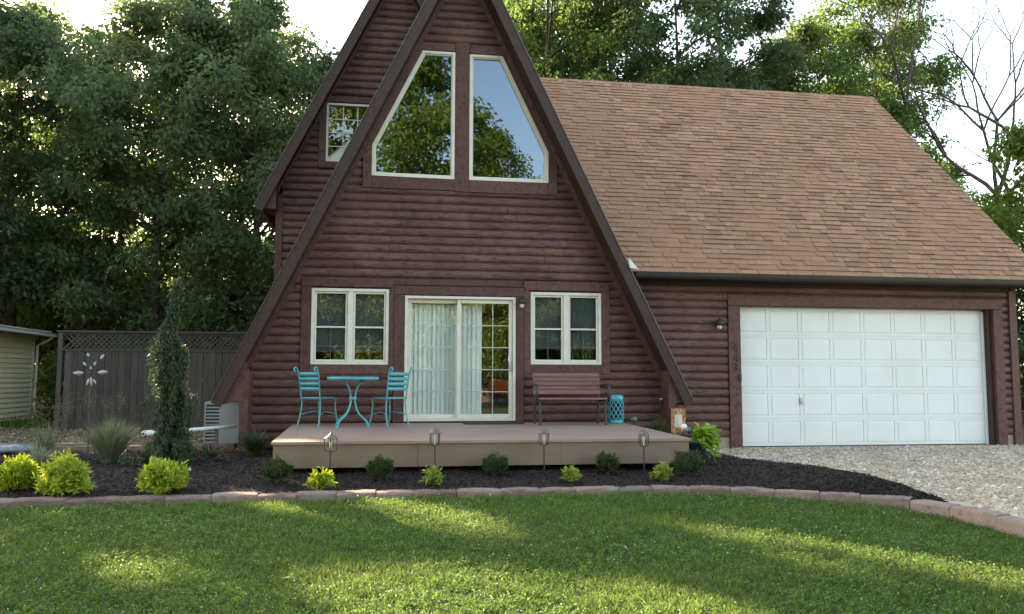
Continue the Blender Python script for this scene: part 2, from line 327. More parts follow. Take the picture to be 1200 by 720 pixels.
def leaves(P, D, N, L, W, fold=0.15):
    """one pointed four-cornered leaf per row: position, direction, normal, length, width"""
    P = np.asarray(P); n = len(P); D = unit(D); S = unit(np.cross(D, N)); U = np.cross(S, D)
    L = np.broadcast_to(np.asarray(L, float).reshape(-1, 1), (n, 1)); W = np.broadcast_to(np.asarray(W, float).reshape(-1, 1), (n, 1))
    mid = P+D*L*0.45
    V = np.stack([P, mid+S*W*0.5+U*W*fold, P+D*L-U*L*0.12, mid-S*W*0.5+U*W*fold], 1).reshape(-1, 3)
    return V, np.arange(4*n, dtype=np.int32).reshape(-1, 4)
def rdir(n, rng=RNG): return unit(rng.normal(size=(n, 3)))

# ------------------------------------------------------------------ terrain
def gz(y):
    y = np.asarray(y, float)
    return np.where(y < 8.6, -0.36+0.338*np.clip((y-2)/6.4, 0, 1), -0.022+0.022*np.clip((y-8.6)/3.0, 0, 1))
xs = np.concatenate([[-900, -300, -100, -50], np.linspace(-30, 40, 71), [60, 120, 300, 900]])
ys = np.concatenate([[-900, -300, -120, -60], np.linspace(-30, 8.6, 40), np.linspace(9.2, 12, 6), np.linspace(13, 30, 18), [40, 60, 120, 300, 900]])
GX, GY = np.meshgrid(xs, ys); GZ = gz(GY)
nx, ny = len(xs), len(ys)
idx = np.arange(nx*ny).reshape(ny, nx)
F = np.stack([idx[:-1, :-1], idx[:-1, 1:], idx[1:, 1:], idx[1:, :-1]], -1).reshape(-1, 4)
tag(link('lawn_ground', np_mesh('lawn_ground', np.stack([GX, GY, GZ], -1).reshape(-1, 3), F, M['ground'], True)), kind='structure')

# line of the stone edging (front top edge), left to right, bending towards the camera on the right
EDGE = [(-9.0, 8.25), (-6.2, 8.36), (-3.47, 8.42), (-2.7, 8.42), (-2.0, 8.46), (-1.2, 8.49), (-0.38, 8.50), (0.46, 8.51), (1.33, 8.52), (2.23, 8.51), (3.14, 8.43),
        (3.95, 8.17), (4.60, 7.80), (5.0, 7.42), (5.2, 6.86), (5.30, 6.2), (5.36, 5.4), (5.40, 4.2)]
ep = [Vector((a.x, a.y)) for a in smooth_path([(x, y, 0) for x, y in EDGE], 8)]
el = [0.0]
for a, b in zip(ep, ep[1:]): el.append(el[-1]+(b-a).length)
def edge_at(s): return np.interp(s, el, [p.x for p in ep]), np.interp(s, el, [p.y for p in ep])
BACK = [(-9.0, 12.6), (-5.6, 13.4), (-3.0, 13.5), (-2.2, 13.3), (1, 13.3), (4.6, 13.35), (5.15, 12.7), (5.27, 11.5), (5.70, 10.2), (5.78, 9.5), (5.70, 8.8), (5.56, 7.9), (5.40, 7.35), (5.26, 7.02)]
bp_ = [Vector((a.x, a.y)) for a in smooth_path([(x, y, 0) for x, y in BACK], 8)]
bl = [0.0]
for a, b in zip(bp_, bp_[1:]): bl.append(bl[-1]+(b-a).length)
S_END = el[[i for i, p in enumerate(ep) if p.y < 6.98 and p.x > 5][0]]
# columns: match points on the stone edge with points on the far edge of the bed
MATCH_F = [0, 0.39, 0.6, 0.77, 0.80, 0.84, 0.90, 1.0]
MATCH_B = [0, 0.36, 0.55, 0.64, 0.69, 0.78, 0.88, 1.0]
def bed(u, v):
    s = u*S_END; t = np.interp(u, MATCH_F, MATCH_B)*bl[-1]
    fx, fy = edge_at(s); bx, by = np.interp(t, bl, [p.x for p in bp_]), np.interp(t, bl, [p.y for p in bp_])
    nx_, ny_ = fx, fy+0.06
    x = nx_+(bx-nx_)*v; y = ny_+(by-ny_)*v
    right = np.clip((u-0.70)/0.12, 0, 1)
    zl = 0.025+0.105*np.clip(v/0.28, 0, 1)-0.06*np.clip((v-0.5)/0.5, 0, 1)
    zr = 0.02+0.075*np.sin(np.pi*np.clip(v, 0, 1))**0.6
    z = zl*(1-right)+zr*right
    tip = np.clip((1-u)/0.07, 0, 1); z = z*tip-0.02*(1-tip)                 # the bed thins out to nothing at its right end
    return x, y, z+0.012*np.sin(x*5.1+y*3)*np.sin(y*4.3-x*2)
U, Vv = np.meshgrid(np.linspace(0, 1, 150), np.linspace(0, 1, 26))
bx, by, bz = bed(U, Vv)
bx, by = bx, by
idx = np.arange(bx.size).reshape(bx.shape)
F = np.stack([idx[:-1, :-1], idx[:-1, 1:], idx[1:, 1:], idx[1:, :-1]], -1).reshape(-1, 4)
tag(link('mulch_bed', np_mesh('mulch_bed', np.stack([bx, by, bz], -1).reshape(-1, 3), F, M['mulch'], True)), kind='structure')

# driveway: a gravel sheet with a lip along the lawn side
dl = [p for p in ep if p.x > 3.2]
dv = []; nseg = 14
for i, p in enumerate(dl):
    for j in range(nseg+1):
        t = j/nseg; X = p.x+0.08+(24-p.x)*t**1.8
        y0 = p.y+0.05; 
        dv.append((X, y0, float(np.interp(y0, [4, 8.6], [-0.02, 0.0]))+0.006))
n1 = nseg+1
df = [(i*n1+j, i*n1+j+1, (i+1)*n1+j+1, (i+1)*n1+j) for i in range(len(dl)-1) for j in range(nseg)]
b0 = len(dv)
for yy in (dl[0].y+0.05, 9.5, 11, 12.5, 13.6):
    for j in range(nseg+1): dv.append((3.28+(24-3.28)*(j/nseg)**1.8, yy, 0.006))
df += [(b0+i*n1+j, b0+i*n1+j+1, b0+(i+1)*n1+j+1, b0+(i+1)*n1+j) for i in range(4) for j in range(nseg)]
me = bpy.data.meshes.new('driveway'); me.from_pydata(dv, [], df); me.materials.append(M['gravel_g']); me.update()
tag(link('driveway', me), kind='structure')
# bare yard on the left, behind the bed; forest floor further back
def sheet(name, x0, x1, y0, y1, z, mat, n=10):
    X, Y = np.meshgrid(np.linspace(x0, x1, n*2), np.linspace(y0, y1, n))
    Zs = z+0.02*np.sin(X*1.3)*np.cos(Y*0.9)+0*X
    ix = np.arange(X.size).reshape(X.shape)
    f = np.stack([ix[:-1, :-1], ix[:-1, 1:], ix[1:, 1:], ix[1:, :-1]], -1).reshape(-1, 4)
    return tag(link(name, np_mesh(name, np.stack([X, Y, Zs], -1).reshape(-1, 3), f, mat, True)), kind='structure')
sheet('bare_yard', -16, -1.95, 11.2, 20.6, 0.028, M['dirt'], 16)
sheet('forest_floor', -40, 45, 24.6, 62, 0.03, M['forest'], 16)

# stone edging: every block its own piece
edging = empty('stone_edging', (0, 8.4, -0.1), 0, 'curved row of pinkish tan concrete blocks edging the mulch bed', 'edging')
variants = []
for k in range(6):
    mb = MB(); j = lambda a: random.uniform(-a, a)
    Lh, d, h = 0.5, 0.20, 0.165
    nxs = 5; rows = []
    for i in range(nxs):
        x = -0.5+i/(nxs-1)
        e = 0.005 if i in (0, nxs-1) else 0.0
        rows.append([(x, 0.0+e+j(0.008), 0.0), (x, 0.0+e+j(0.008), h-0.022+j(0.005)), (x, 0.010+e+j(0.004), h-0.006-e+j(0.003)), (x, 0.035, h-e*0.6+j(0.003)), (x, d-0.02, h-e*0.6+j(0.004)), (x, d+j(0.008), h-0.03), (x, d, 0.0)])
    vs_ = [p for r in rows for p in r]; m_ = 7
    fs_ = [(i*m_+k2, i*m_+(k2+1) % m_, (i+1)*m_+(k2+1) % m_, (i+1)*m_+k2) for i in range(nxs-1) for k2 in range(m_)]
    fs_ += [tuple(range(m_-1, -1, -1)), tuple(range((nxs-1)*m_, nxs*m_))]
    mb.add(vs_, fs_); variants.append(mb.mesh('stone_block', M['stone']))
s = 0.15; kblock = 0
while s < el[-1]-0.3:
    ln = random.uniform(0.37, 0.47)
    x0, y0 = edge_at(s); x1, y1 = edge_at(s+ln)
    o = link('stone_block', variants[kblock % 6], edging, True)
    ang = math.atan2(y1-y0, x1-x0)+random.uniform(-0.015, 0.015)
    o.location = ((x0+x1)/2, (y0+y1)/2, -0.115+random.uniform(-0.005, 0.006)-0.05*min(1.0, max(0.0, (8.0-y0)/1.8))); o.rotation_euler = (random.uniform(-0.02, 0.02), random.uniform(-0.012, 0.012), ang)
    o.scale = (math.hypot(x1-x0, y1-y0)-0.004, 1, 1)
    s += ln; kblock += 1

# ------------------------------------------------------------------ house
WY = 13.567                        # front face of the log wall
FC, FA, SL = 1.26, 8.62, 2.06     # front gable: centre, apex height, roof slope
house = empty('house', (4.5, 16.0, 0.0), 0, 'dark red-brown log-sided A-frame house with attached garage and tan shingle roof', 'house')
HP = dict(parent=house, world=True)
EXPO = 0.138
prof = [(t*EXPO, 0.004+0.036*(1-abs(2*t-1)**3.2)) for t in (0.0, 0.06, 0.16, 0.3, 0.5, 0.7, 0.84, 0.94, 1.0)]
mb = MB(); m_ = len(prof)
lv = [(x, -p, z) for x in (0, 1) for z, p in prof]+[(x, 0.0, z) for x in (0, 1) for z in (0.0, EXPO)]
lf = [(i, i+1, m_+i+1, m_+i) for i in range(m_-1)]
caps = [tuple([2*m_+0]+list(range(0, m_))+[2*m_+1]), tuple([2*m_+3]+list(range(2*m_-1, m_-1, -1))+[2*m_+2])]
mb.add(lv, [tuple(reversed(f)) for f in lf], True); mb.add(lv, [tuple(reversed(f)) for f in caps])
LOG = mb.mesh('log', M['log'])
def put_log(wall, x0, x1, y, z):
    if x1-x0 < 0.02: return
    o = link('log', LOG, wall); o.location = (x0+0.001, y+random.uniform(-0.002, 0.002), z); o.scale = (x1-x0-0.007, 1, 1)
def poly_span(poly, z):
    xs_ = []
    for (a, b), (c, d) in zip(poly, poly[1:]+poly[:1]):
        if (b-z)*(d-z) < 0: xs_.append(a+(c-a)*(z-b)/(d-b))
    return (min(xs_), max(xs_)) if len(xs_) >= 2 else None
def log_wall(wall, y, z0, z1, span, holes, joints):
    z = z0
    while z < z1:
        sp = span(z+EXPO*0.5)
        if sp and sp[1]-sp[0] > 0.05:
            segs = [sp]
            for h in holes:
                q = poly_span(h, z+EXPO*0.5)
                if q:
                    out = []
                    for a, b in segs:
                        if q[1] <= a or q[0] >= b: out.append((a, b)); continue
                        if q[0] > a: out.append((a, q[0]))
                        if q[1] < b: out.append((q[1], b))
                    segs = out
            for a, b in segs:
                cuts = [a]
                if b-a > 2.6 and random.random() < joints:
                    cuts.append(a+(b-a)*random.uniform(0.12, 0.42))
                    if b-cuts[-1] > 2.4 and random.random() < 0.75: cuts.append(cuts[-1]+(b-cuts[-1])*random.uniform(0.45, 0.85))
                cuts.append(b)
                for p, q in zip(cuts, cuts[1:]): put_log(wall, p, q, y, z)
        z += EXPO
def wall_sheet(name, outer, holes, y):
    polys = [[Vector((x, z, 0)) for x, z in outer]]+[[Vector((x, z, 0)) for x, z in h] for h in holes]
    tri = tessellate_polygon(polys); flat = [v for p in polys for v in p]
    me = bpy.data.meshes.new(name); me.from_pydata([(v.x, y, v.y) for v in flat], [], [tuple(t) for t in tri]); me.materials.append(M['trim']); me.update()
    return link(name, me, **HP)
def rect(x0, x1, z0, z1): return [(x0, z0), (x1, z0), (x1, z1), (x0, z1)]

# openings on the front gable
DOOR = (0.352, 2.177, 0.494, 2.527); LWIN = (-1.131, 0.099, 1.40, 2.624); RWIN = (2.426, 3.637, 1.415, 2.622)
UPL = [(-0.215, 4.492), (1.142, 4.480), (1.142, 6.655), (0.596, 6.655), (-0.215, 5.006)]
UPR = [(2*FC-x, z) for x, z in reversed(UPL)]
UPR = [(1.385, 4.480), (2.732, 4.480), (2.732, 5.010), (1.945, 6.640), (1.385, 6.640)]
inner = lambda z, d=0.16: ((FA-z)/SL)-d
wall_f = wall_sheet('front_wall', [(-2.05, -0.1), (4.72, -0.1), (4.72, 1.0), (FC+inner(1.0)+0.05, 1.2), (FC, 8.0), (FC-inner(1.0)-0.05, 1.2), (-2.05, 1.0)],
                    [rect(*DOOR), rect(*LWIN), rect(*RWIN), UPL, UPR], WY+0.012)
TR = 0.0
hole_groups = [rect(-1.29, 2.30, 1.245, 2.79), rect(0.17, 2.32, 0.0, 1.4), rect(2.2, 3.78, 1.26, 2.79),
               [(-0.31, 4.33), (2.83, 4.31), (2.83, 5.02), (1.99, 6.73), (0.55, 6.73), (-0.31, 5.02)]]
log_wall(wall_f, WY, 0.06, 8.0, lambda z: (max(-2.03, FC-inner(z, 0.15)), min(4.70, FC+inner(z, 0.15))), hole_groups, 0.85)
# trim boards on the front gable
def board(x0, x1, z0, z1, y0=WY-0.062, y1=WY+0.02, name='trim_board', mat='trim'):
    return MB().box(x0, x1, y0, y1, z0, z1).build(name, M[mat], bevel=0.006, **HP)
for a in [(-1.29, LWIN[0]-0.004, 1.25, 2.645), (LWIN[1]+0.004, 0.172, 1.25, 2.645), (-1.29, 0.172, 2.648, 2.785), (LWIN[0]-0.002, LWIN[1]+0.002, 1.25, 1.396),
          (0.176, DOOR[0]-0.004, 0.478, 2.534), (0.176, 2.312, 2.538, 2.69), (DOOR[1]+0.004, 2.312, 0.478, 2.534),
          (2.316, RWIN[0]-0.004, 1.26, 2.645), (RWIN[1]+0.004, 3.775, 1.26, 2.645), (2.316, 3.775, 2.648, 2.80), (RWIN[0]-0.002, RWIN[1]+0.002, 1.26, 1.411),
          (UPL[1][0]+0.004, UPR[0][0]-0.004, 4.27, 6.83),
          (-0.365, UPL[0][0]-0.004, 4.29, 5.00), (UPR[1][0]+0.004, 2.885, 4.27, 5.01),
          (UPL[0][0]-0.002, UPL[1][0]+0.001, 4.285, 4.474), (UPR[0][0]-0.001, UPR[1][0]+0.002, 4.27, 4.474)]:
    board(*a)
MB().box(0.172, 2.33, WY-0.075, WY-0.02, 2.694, 2.716).build('drip_cap', M['fascia'], bevel=0.003, **HP)
def pbar(poly, y0=WY-0.060, y1=WY+0.02, name='trim_board', mat='trim'):
    return MB().prism(poly, y0, y1).build(name, M[mat], bevel=0.005, **HP)
pbar([(-0.219, 5.012), (0.592, 6.661), (0.38, 6.70), (-0.43, 5.012)]); pbar([(2.736, 5.016), (2.95, 5.016), (2.14, 6.69), (1.949, 6.646)])
pbar([(0.598, 6.665), (1.136, 6.665), (1.136, 6.80), (0.46, 6.80), (0.40, 6.704)]); pbar([(1.391, 6.650), (1.944, 6.650), (2.12, 6.694), (2.06, 6.80), (1.391, 6.80)])

# windows
def frame_ring(mb, x0, x1, z0, z1, wd, y0, y1):
    mb.box(x0, x0+wd, y0, y1, z0, z1); mb.box(x1-wd, x1, y0, y1, z0, z1)
    mb.box(x0+wd, x1-wd, y0, y1, z1-wd, z1); mb.box(x0+wd, x1-wd, y0, y1, z0, z0+wd); return mb
def pane(x0, x1, z0, z1, y, par, mat='glass'):
    return MB().box(x0, x1, y, y+0.006, z0, z1).build('pane', M[mat], par)
def double_window(x0, x1, z0, z1, blind_to):
    wn = frame_ring(MB(), x0, x1, z0, z1, 0.05, WY-0.045, WY+0.09).build('window', M['frame'], bevel=0.006, **HP)
    xc = (x0+x1)/2
    MB().box(xc-0.045, xc+0.045, WY-0.04, WY+0.09, z0+0.05, z1-0.05).build('mullion', M['frame'], wn, bevel=0.008)
    for a, b in ((x0+0.05, xc-0.045), (xc+0.045, x1-0.05)):
        zm = (z0+z1)/2-0.01
        frame_ring(MB(), a+0.002, b-0.002, z0+0.052, z1-0.052, 0.03, WY-0.015, WY+0.03).build('sash', M['frame'], wn, bevel=0.004)
        MB().box(a+0.032, b-0.032, WY-0.012, WY+0.028, zm-0.014, zm+0.014).build('meeting_rail', M['frame'], wn, bevel=0.003)
        pane(a+0.032, b-0.032, z0+0.082, zm-0.014, WY+0.008, wn); pane(a+0.032, b-0.032, zm+0.014, z1-0.082, WY+0.002, wn)
        xm = (a+b)/2
        for q0, q1, y in ((z0+0.082, zm-0.014, WY+0.016),):
            MB().box(xm-0.005, xm+0.005, y, y+0.006, q0, q1).build('muntin', M['muntin_dim'], wn)
            for k in (1,):
                zz = q0+(q1-q0)*k*0.42
                MB().box(a+0.032, b-0.032, y+0.007, y+0.012, zz-0.006, zz+0.006).build('muntin', M['muntin_dim'], wn)
        sb = MB(); zz = z1-0.09
        while zz > blind_to:
            sb.add([(a+0.03, WY+0.058, zz-0.028), (b-0.03, WY+0.058, zz-0.028), (b-0.03, WY+0.066, zz), (a+0.03, WY+0.066, zz), (a+0.03, WY+0.060, zz-0.028), (b-0.03, WY+0.060, zz-0.028), (b-0.03, WY+0.068, zz), (a+0.03, WY+0.068, zz)], [(0, 1, 2, 3), (7, 6, 5, 4), (0, 4, 5, 1)]); zz -= 0.026
        sb.box(a+0.03, b-0.03, WY+0.055, WY+0.08, blind_to-0.02, blind_to)
        tag(sb.build('blind', M['blind'], wn), kind='stuff')
    return wn
double_window(*LWIN, 1.62); double_window(*RWIN, 1.70)
def poly_inset(poly, d):
    n = len(poly); out = []
    for i in range(n):
        p0, p1, p2 = (Vector(poly[i-1]), Vector(poly[i]), Vector(poly[(i+1) % n]))
        a = (p1-p0).normalized(); b = (p2-p1).normalized()
        na, nb = Vector((-a.y, a.x)), Vector((-b.y, b.x))
        k = (na+nb); k = k/(k.dot(na)); out.append(tuple(p1+k*d))
    return out
def poly_window(poly):
    i1 = poly_inset(poly, 0.045); i2 = poly_inset(poly, 0.065); mb = MB(); n = len(poly)
    for o_, i_, y0, y1 in ((poly, i1, WY-0.045, WY+0.08), (i1, i2, WY-0.02, WY+0.06)):
        v = [(x, y, z) for y in (y0, y1) for q in (o_, i_) for x, z in q]
        f = []
        for i in range(n):
            j = (i+1) % n
            f += [(i, j, n+j, n+i), (2*n+i, 3*n+i, 3*n+j, 2*n+j), (i, 2*n+i, 2*n+j, j), (n+i, n+j, 3*n+j, 3*n+i)]
        mb.add(v, f)
    wn = mb.build('window', M['frame'], **HP)
    MB().prism(poly_inset(poly, 0.062), WY+0.01, WY+0.016).build('pane', M['glass_up'], wn)
    return wn
poly_window(UPL); poly_window(UPR)
# sliding glass door
sd = frame_ring(MB(), *DOOR, 0.045, WY-0.05, WY+0.12).build('sliding_door', M['frame'], bevel=0.006, **HP)
DX0, DX1, DZ0, DZ1 = DOOR; DM = (DX0+DX1)/2-0.02
for a, b, y in ((DX0+0.047, DM+0.05, WY+0.05), (DM-0.035, DX1-0.047, WY-0.005)):
    z0, z1 = DZ0+0.047, DZ1-0.047; wd = 0.062
    pn = MB(); frame_ring(pn, a, b, z0, z1, wd, y, y+0.045); pn.build('door_panel', M['frame'], sd, bevel=0.005)
    pane(a+wd, b-wd, z0+wd, z1-wd, y+0.015, sd, 'glass_door')
    for k in (1, 2):
        x = a+wd+(b-a-2*wd)*k/3; MB().box(x-0.006, x+0.006, y+0.026, y+0.032, z0+wd, z1-wd).build('muntin', M['muntin'], sd)
    for k in range(1, 5):
        z = z0+wd+(z1-z0-2*wd)*k/5; MB().box(a+wd, b-wd, y+0.033, y+0.039, z-0.007, z+0.007).build('muntin', M['muntin'], sd)
MB().tube(smooth_path([(DX1-0.078, WY-0.006, 1.36), (DX1-0.10, WY-0.06, 1.42), (DX1-0.12, WY-0.07, 1.5), (DX1-0.10, WY-0.06, 1.60), (DX1-0.078, WY-0.006, 1.65)], 4), 0.011, 6).build('handle', M['white_pl'], sd)
MB().box(DX1-0.095, DX1-0.06, WY-0.02, WY-0.005, 1.30, 1.46).build('lock_plate', M['silver'], sd)
MB().box(DX0, DX1, WY-0.10, WY+0.1, 0.474, 0.492).build('door_sill', M['bronze'], sd)
# rooms behind the glass
MB().box(-2.0, 4.7, WY+0.14, 18.0, 0.38, 0.46).build('room_floor', M['interior'], **HP)
MB().prism([(-2.0, 0.46), (4.6, 0.46), (4.6, 0.9), (FC, 7.6), (-2.0, 0.9)], 17.95, 18.0).build('room_wall', M['interior'], **HP)
MB().box(-1.1, 3.62, WY+0.14, 18.0, 3.0, 3.1).build('room_ceiling', M['interior'], **HP)
vb = empty('vertical_blind', (1.0, WY+0.2, 0.5), 0, 'pale vertical blind hanging behind the sliding glass door, drawn part way', 'blind')
MB().box(0.38, 1.70, WY+0.17, WY+0.23, 2.42, 2.47).build('head_rail', M['vblind'], vb, True)
ns = 17
sm_ = MB(); 
sm_.add([(x, 0.012*math.cos(x*30), z) for z in (0, 1.85) for x in np.linspace(-0.045, 0.045, 5)], [(i, i+1, 6+i, 5+i) for i in range(4)], True)
smesh = sm_.mesh('slat', M['vblind'])
for i in range(ns):
    o = link('slat', smesh, vb, True, (0.42+i*(1.60-0.42)/(ns-1), WY+0.20+0.002*(i % 3), 0.56), random.uniform(0.25, 0.6))
ac_ = empty('armchair', (2.05, 14.35, 0.46), 0, 'dark armchair standing inside behind the right glass door panel', 'armchair')
MB().box(-0.42, 0.42, -0.35, 0.4, 0.10, 0.42).build('seat', M['darkfab'], ac_, bevel=0.05)
MB().box(-0.42, 0.42, 0.25, 0.45, 0.42, 0.95).build('backrest', M['darkfab'], ac_, bevel=0.06)
for sx in (-1, 1): MB().box(sx*0.46-0.08, sx*0.46+0.08, -0.36, 0.42, 0.0, 0.62).build('armrest', M['darkfab'], ac_, bevel=0.05)
pl = MB().box(-0.21, 0.21, -0.07, 0.07, -0.14, 0.14).build('cushion', M['orange'], bevel=0.05, loc=(2.04, 14.42, 1.03)); pl.rotation_euler = (-0.2, 0.12, 0.1)  # added indoors as a stand-in for an orange reflection in the glass
tag(pl, 'orange cushion added indoors to stand in for a reflection in the right door pane', 'cushion')

# roof of a steep gable: two slabs, fascia boards, drip edges, eave boxes, rake trim on the wall
def steep_roof(cx, za, slope, ze_l, ze_r, yf, yb, box_l, box_r, wall_y, rake):
    L = math.hypot(1, slope); 
    for sgn, ze, bxw in ((-1, ze_l, box_l), (1, ze_r, box_r)):
        ex = (za-ze)/slope; n = Vector((-slope/L, -1/L)); d = Vector((1/L, -slope/L))     # right-hand side; inward normal, downhill
        A = Vector((0, za)); B = Vector((ex, ze))
        def P(p): return (cx+sgn*p.x, p.y)
        def strip(t0, t1, y0, y1, name, mat, bev=0.0, ext=0.0):
            a0 = Vector((0, za-t0*L)) ; a1 = Vector((0, za-t1*L))
            poly = [P(a0), P(B+n*t0+d*ext), P(B+n*t1+d*ext), P(a1)]
            if sgn > 0: poly = poly[::-1]
            return MB().prism(poly, y0, y1).build(name, M[mat], bevel=bev, **HP)
        rf = strip(0.012, 0.125, yf+0.045, yb, 'roof', 'soffit')
        strip(-0.012, 0.011, yf+0.03, yb, 'roof_covering', 'roof_under')
        strip(0.0, 0.155, yf, yf+0.042, 'fascia', 'fascia', 0.006, 0.03)
        strip(-0.016, -0.002, yf-0.012, yf+0.05, 'drip_edge', 'drip')
        strip(0.127, rake, wall_y-0.067, wall_y+0.012, 'rake_trim', 'trim', 0.004, -0.1)
        if bxw is not None:
            w_ = abs(bxw-cx); zi = lambda x: za-slope*x-0.127*L
            xi = (za-0.127*L-ze)/slope
            poly = [(cx+sgn*w_, ze-0.03), (cx+sgn*(xi+0.02), ze-0.03), (cx+sgn*w_, zi(w_)+0.02)]
            if sgn < 0: poly = poly[::-1]
            MB().prism(poly, yf+0.075, wall_y+0.3).build('eave_box', M['trim'], **HP)
steep_roof(FC, FA, SL, 0.84, 0.82, 13.05, 21.0, -2.09, 4.67, WY, 0.20)
WC, WA, WS, WYW = 0.20, 9.02, 2.02, 15.0
steep_roof(WC, WA, WS, 4.15, 4.15, 14.6, 23.0, -1.87, 2.3, WYW, 0.168)
for x0, x1, zt in ((-2.13, -2.0, 1.3), (4.655, 4.78, 1.0)):
    MB().box(x0, x1, 13.13, WY+0.05, -0.05, zt).build('post', M['trim'], bevel=0.006, **HP)
# wing wall
wall_w = wall_sheet('wing_wall', [(-1.88, -0.1), (2.3, -0.1), (2.3, 4.4), (WC, 8.5), (-1.88, 4.4)], [rect(-1.06, 0.05, 5.07, 6.15)], WYW+0.012)
log_wall(wall_w, WYW, 1.9, 8.4, lambda z: (max(-1.80, WC-(WA-z)/WS+0.15), min(WC+(WA-z)/WS-0.17, FC-(FA-z)/SL+0.45)), [rect(-1.19, 0.2, 4.95, 6.28)], 0.6)
MB().box(-1.90, -1.78, WYW-0.06, WYW+0.05, -0.05, 4.3).build('corner_board', M['trim'], bevel=0.006, **HP)
for a in [(-1.19, -1.064, 4.95, 6.16), (-1.19, 0.2, 6.164, 6.28), (-1.062, 0.2, 4.95, 5.066)]:
    board(*a, y0=WYW-0.06, y1=WYW+0.02)
wn = frame_ring(MB(), -1.06, 0.05, 5.07, 6.15, 0.04, WYW-0.045, WYW+0.08).build('window', M['frame'], bevel=0.005, **HP)
pane(-1.02, 0.01, 5.11, 6.11, WYW+0.01, wn, 'glass_door')
for k in range(1, 4):
    MB().box(-1.02+1.03*k/4-0.007, -1.02+1.03*k/4+0.007, WYW+0.002, WYW+0.008, 5.11, 6.11).build('muntin', M['muntin'], wn)
    MB().box(-1.02, 0.01, WYW-0.006, WYW+0.001, 5.11+k*0.25-0.007, 5.11+k*0.25+0.007).build('muntin', M['muntin'], wn)
MB().box(-1.05, 0.05, WYW+0.05, WYW+0.056, 5.08, 6.14).build('reflection_sheet', M['vblind'], wn)  # pale sheet added behind the pane to imitate its bright reflection
for nm, x0, x1, y0, y1, z0, z1 in (('side_wall', -1.88, -1.80, WYW+0.03, 22.8, 0, 4.5), ('back_wall', -1.8, 2.2, 22.7, 22.8, 0, 4.6), ('back_wall', -1.9, 11.4, 21.2, 21.3, 0, 5.2), ('side_wall', -2.05, -1.97, WY+0.06, 15.0, 0, 1.2)):
    MB().box(x0, x1, y0, y1, z0, z1).build(nm, M['trim'], **HP)

# garage wing: wall, door, roof
GD = (6.107, 10.90, 0.012, 2.44)
wall_g = wall_sheet('garage_wall', [(4.72, 0.0), (11.40, 0.0), (11.40, 2.85), (3.9, 2.85), (4.72, 1.2)], [rect(6.1, 10.97, -0.0 + 0.001, 2.45)], WY+0.012)
log_wall(wall_g, WY, 0.19, 2.78, lambda z: (max(FC+(FA-z)/SL-0.25, 4.0) if z > 0.85 else 4.79, 11.36), [rect(5.88, 11.16, -1, 2.60)], 0.8)
GB = dict(y0=WY-0.06, y1=WY+0.17)
board(5.885, 6.105, 0.01, 2.452, **GB); board(10.975, 11.16, 0.01, 2.452, **GB); board(5.885, 11.16, 2.456, 2.63, **GB)
MB().box(10.90, 10.972, WY+0.02, WY+0.20, 0.01, 2.45).build('jamb', M['fascia'], bevel=0.004, **HP)
board(11.30, 11.445, -0.02, 2.84, WY-0.07, WY+0.06, 'corner_board')
board(3.98, 11.36, 2.79, 2.90, WY-0.07, WY+0.02, 'frieze_board', 'fascia')
for a, b in ((4.8, 5.885), (11.16, 11.44)): MB().box(a, b, WY-0.012, WY+0.1, -0.1, 0.188).build('foundation', M['concrete'], **HP)
MB().box(-2.0, 4.66, WY+0.015, WY+0.1, -0.1, 0.06).build('foundation', M['concrete'], **HP)
MB().box(6.0, 11.0, WY+0.0, WY+0.5, -0.1, 0.010).build('garage_slab', M['concrete'], **HP)
gd = MB().box(GD[0]-0.02, GD[1]+0.02, WY+0.155, WY+0.19, GD[2], GD[3]+0.03).build('garage_door', M['gwhite'], **HP)
gw, gh = (GD[1]-GD[0])/8, (GD[3]-GD[2])/5
yd = WY+0.155
pw, ph = gw-0.075, gh-0.115
mbp = MB()
for (a, b, y) in ((0.0, 0.0, 0.0),):
    v = []
    for ins, y in ((0.0, 0.0), (0.004, -0.005), (0.022, -0.0085), (0.03, -0.0085)):
        v += [(-pw/2+ins, y, -ph/2+ins), (pw/2-ins, y, -ph/2+ins), (pw/2-ins, y, ph/2-ins), (-pw/2+ins, y, ph/2-ins)]
    f = [(4*l+i, 4*l+(i+1) % 4, 4*(l+1)+(i+1) % 4, 4*(l+1)+i) for l in range(3) for i in range(4)]+[(12, 13, 14, 15)]
    mbp.add(v, f)
PANEL = mbp.mesh('panel', M['gwhite'])
for r in range(5):
    z0 = GD[2]+r*gh; sec = MB()
    sec.box(GD[0], GD[1], yd-0.010, yd-0.001, z0+0.003, z0+(gh-ph)/2-0.007); sec.box(GD[0], GD[1], yd-0.010, yd-0.001, z0+gh-(gh-ph)/2+0.007, z0+gh-0.003)
    for k in range(9):
        x = GD[0]+k*gw; a = x-(gw-pw)/2+0.007 if k else x; b = x+(gw-pw)/2-0.007 if k < 8 else x
        sec.box(a, b, yd-0.0098, yd-0.001, z0+(gh-ph)/2-0.007, z0+gh-(gh-ph)/2+0.007)
    sec.build('door_section', M['gwhite'], gd, bevel=0.002)
    for k in range(8): link('panel', PANEL, gd).location = (GD[0]+(k+0.5)*gw, yd-0.0005, z0+gh/2)
MB().box(GD[1]-0.03, GD[1]+0.0, yd-0.05, yd-0.016, GD[2], GD[3]-0.02).build('weather_strip', M['gwhite'], gd)
MB().box(GD[0]-0.0, GD[1], yd-0.03, yd+0.02, GD[2]-0.008, GD[2]+0.014).build('bottom_seal', M['acdark'], gd)
hx, hz = 7.285, 0.80
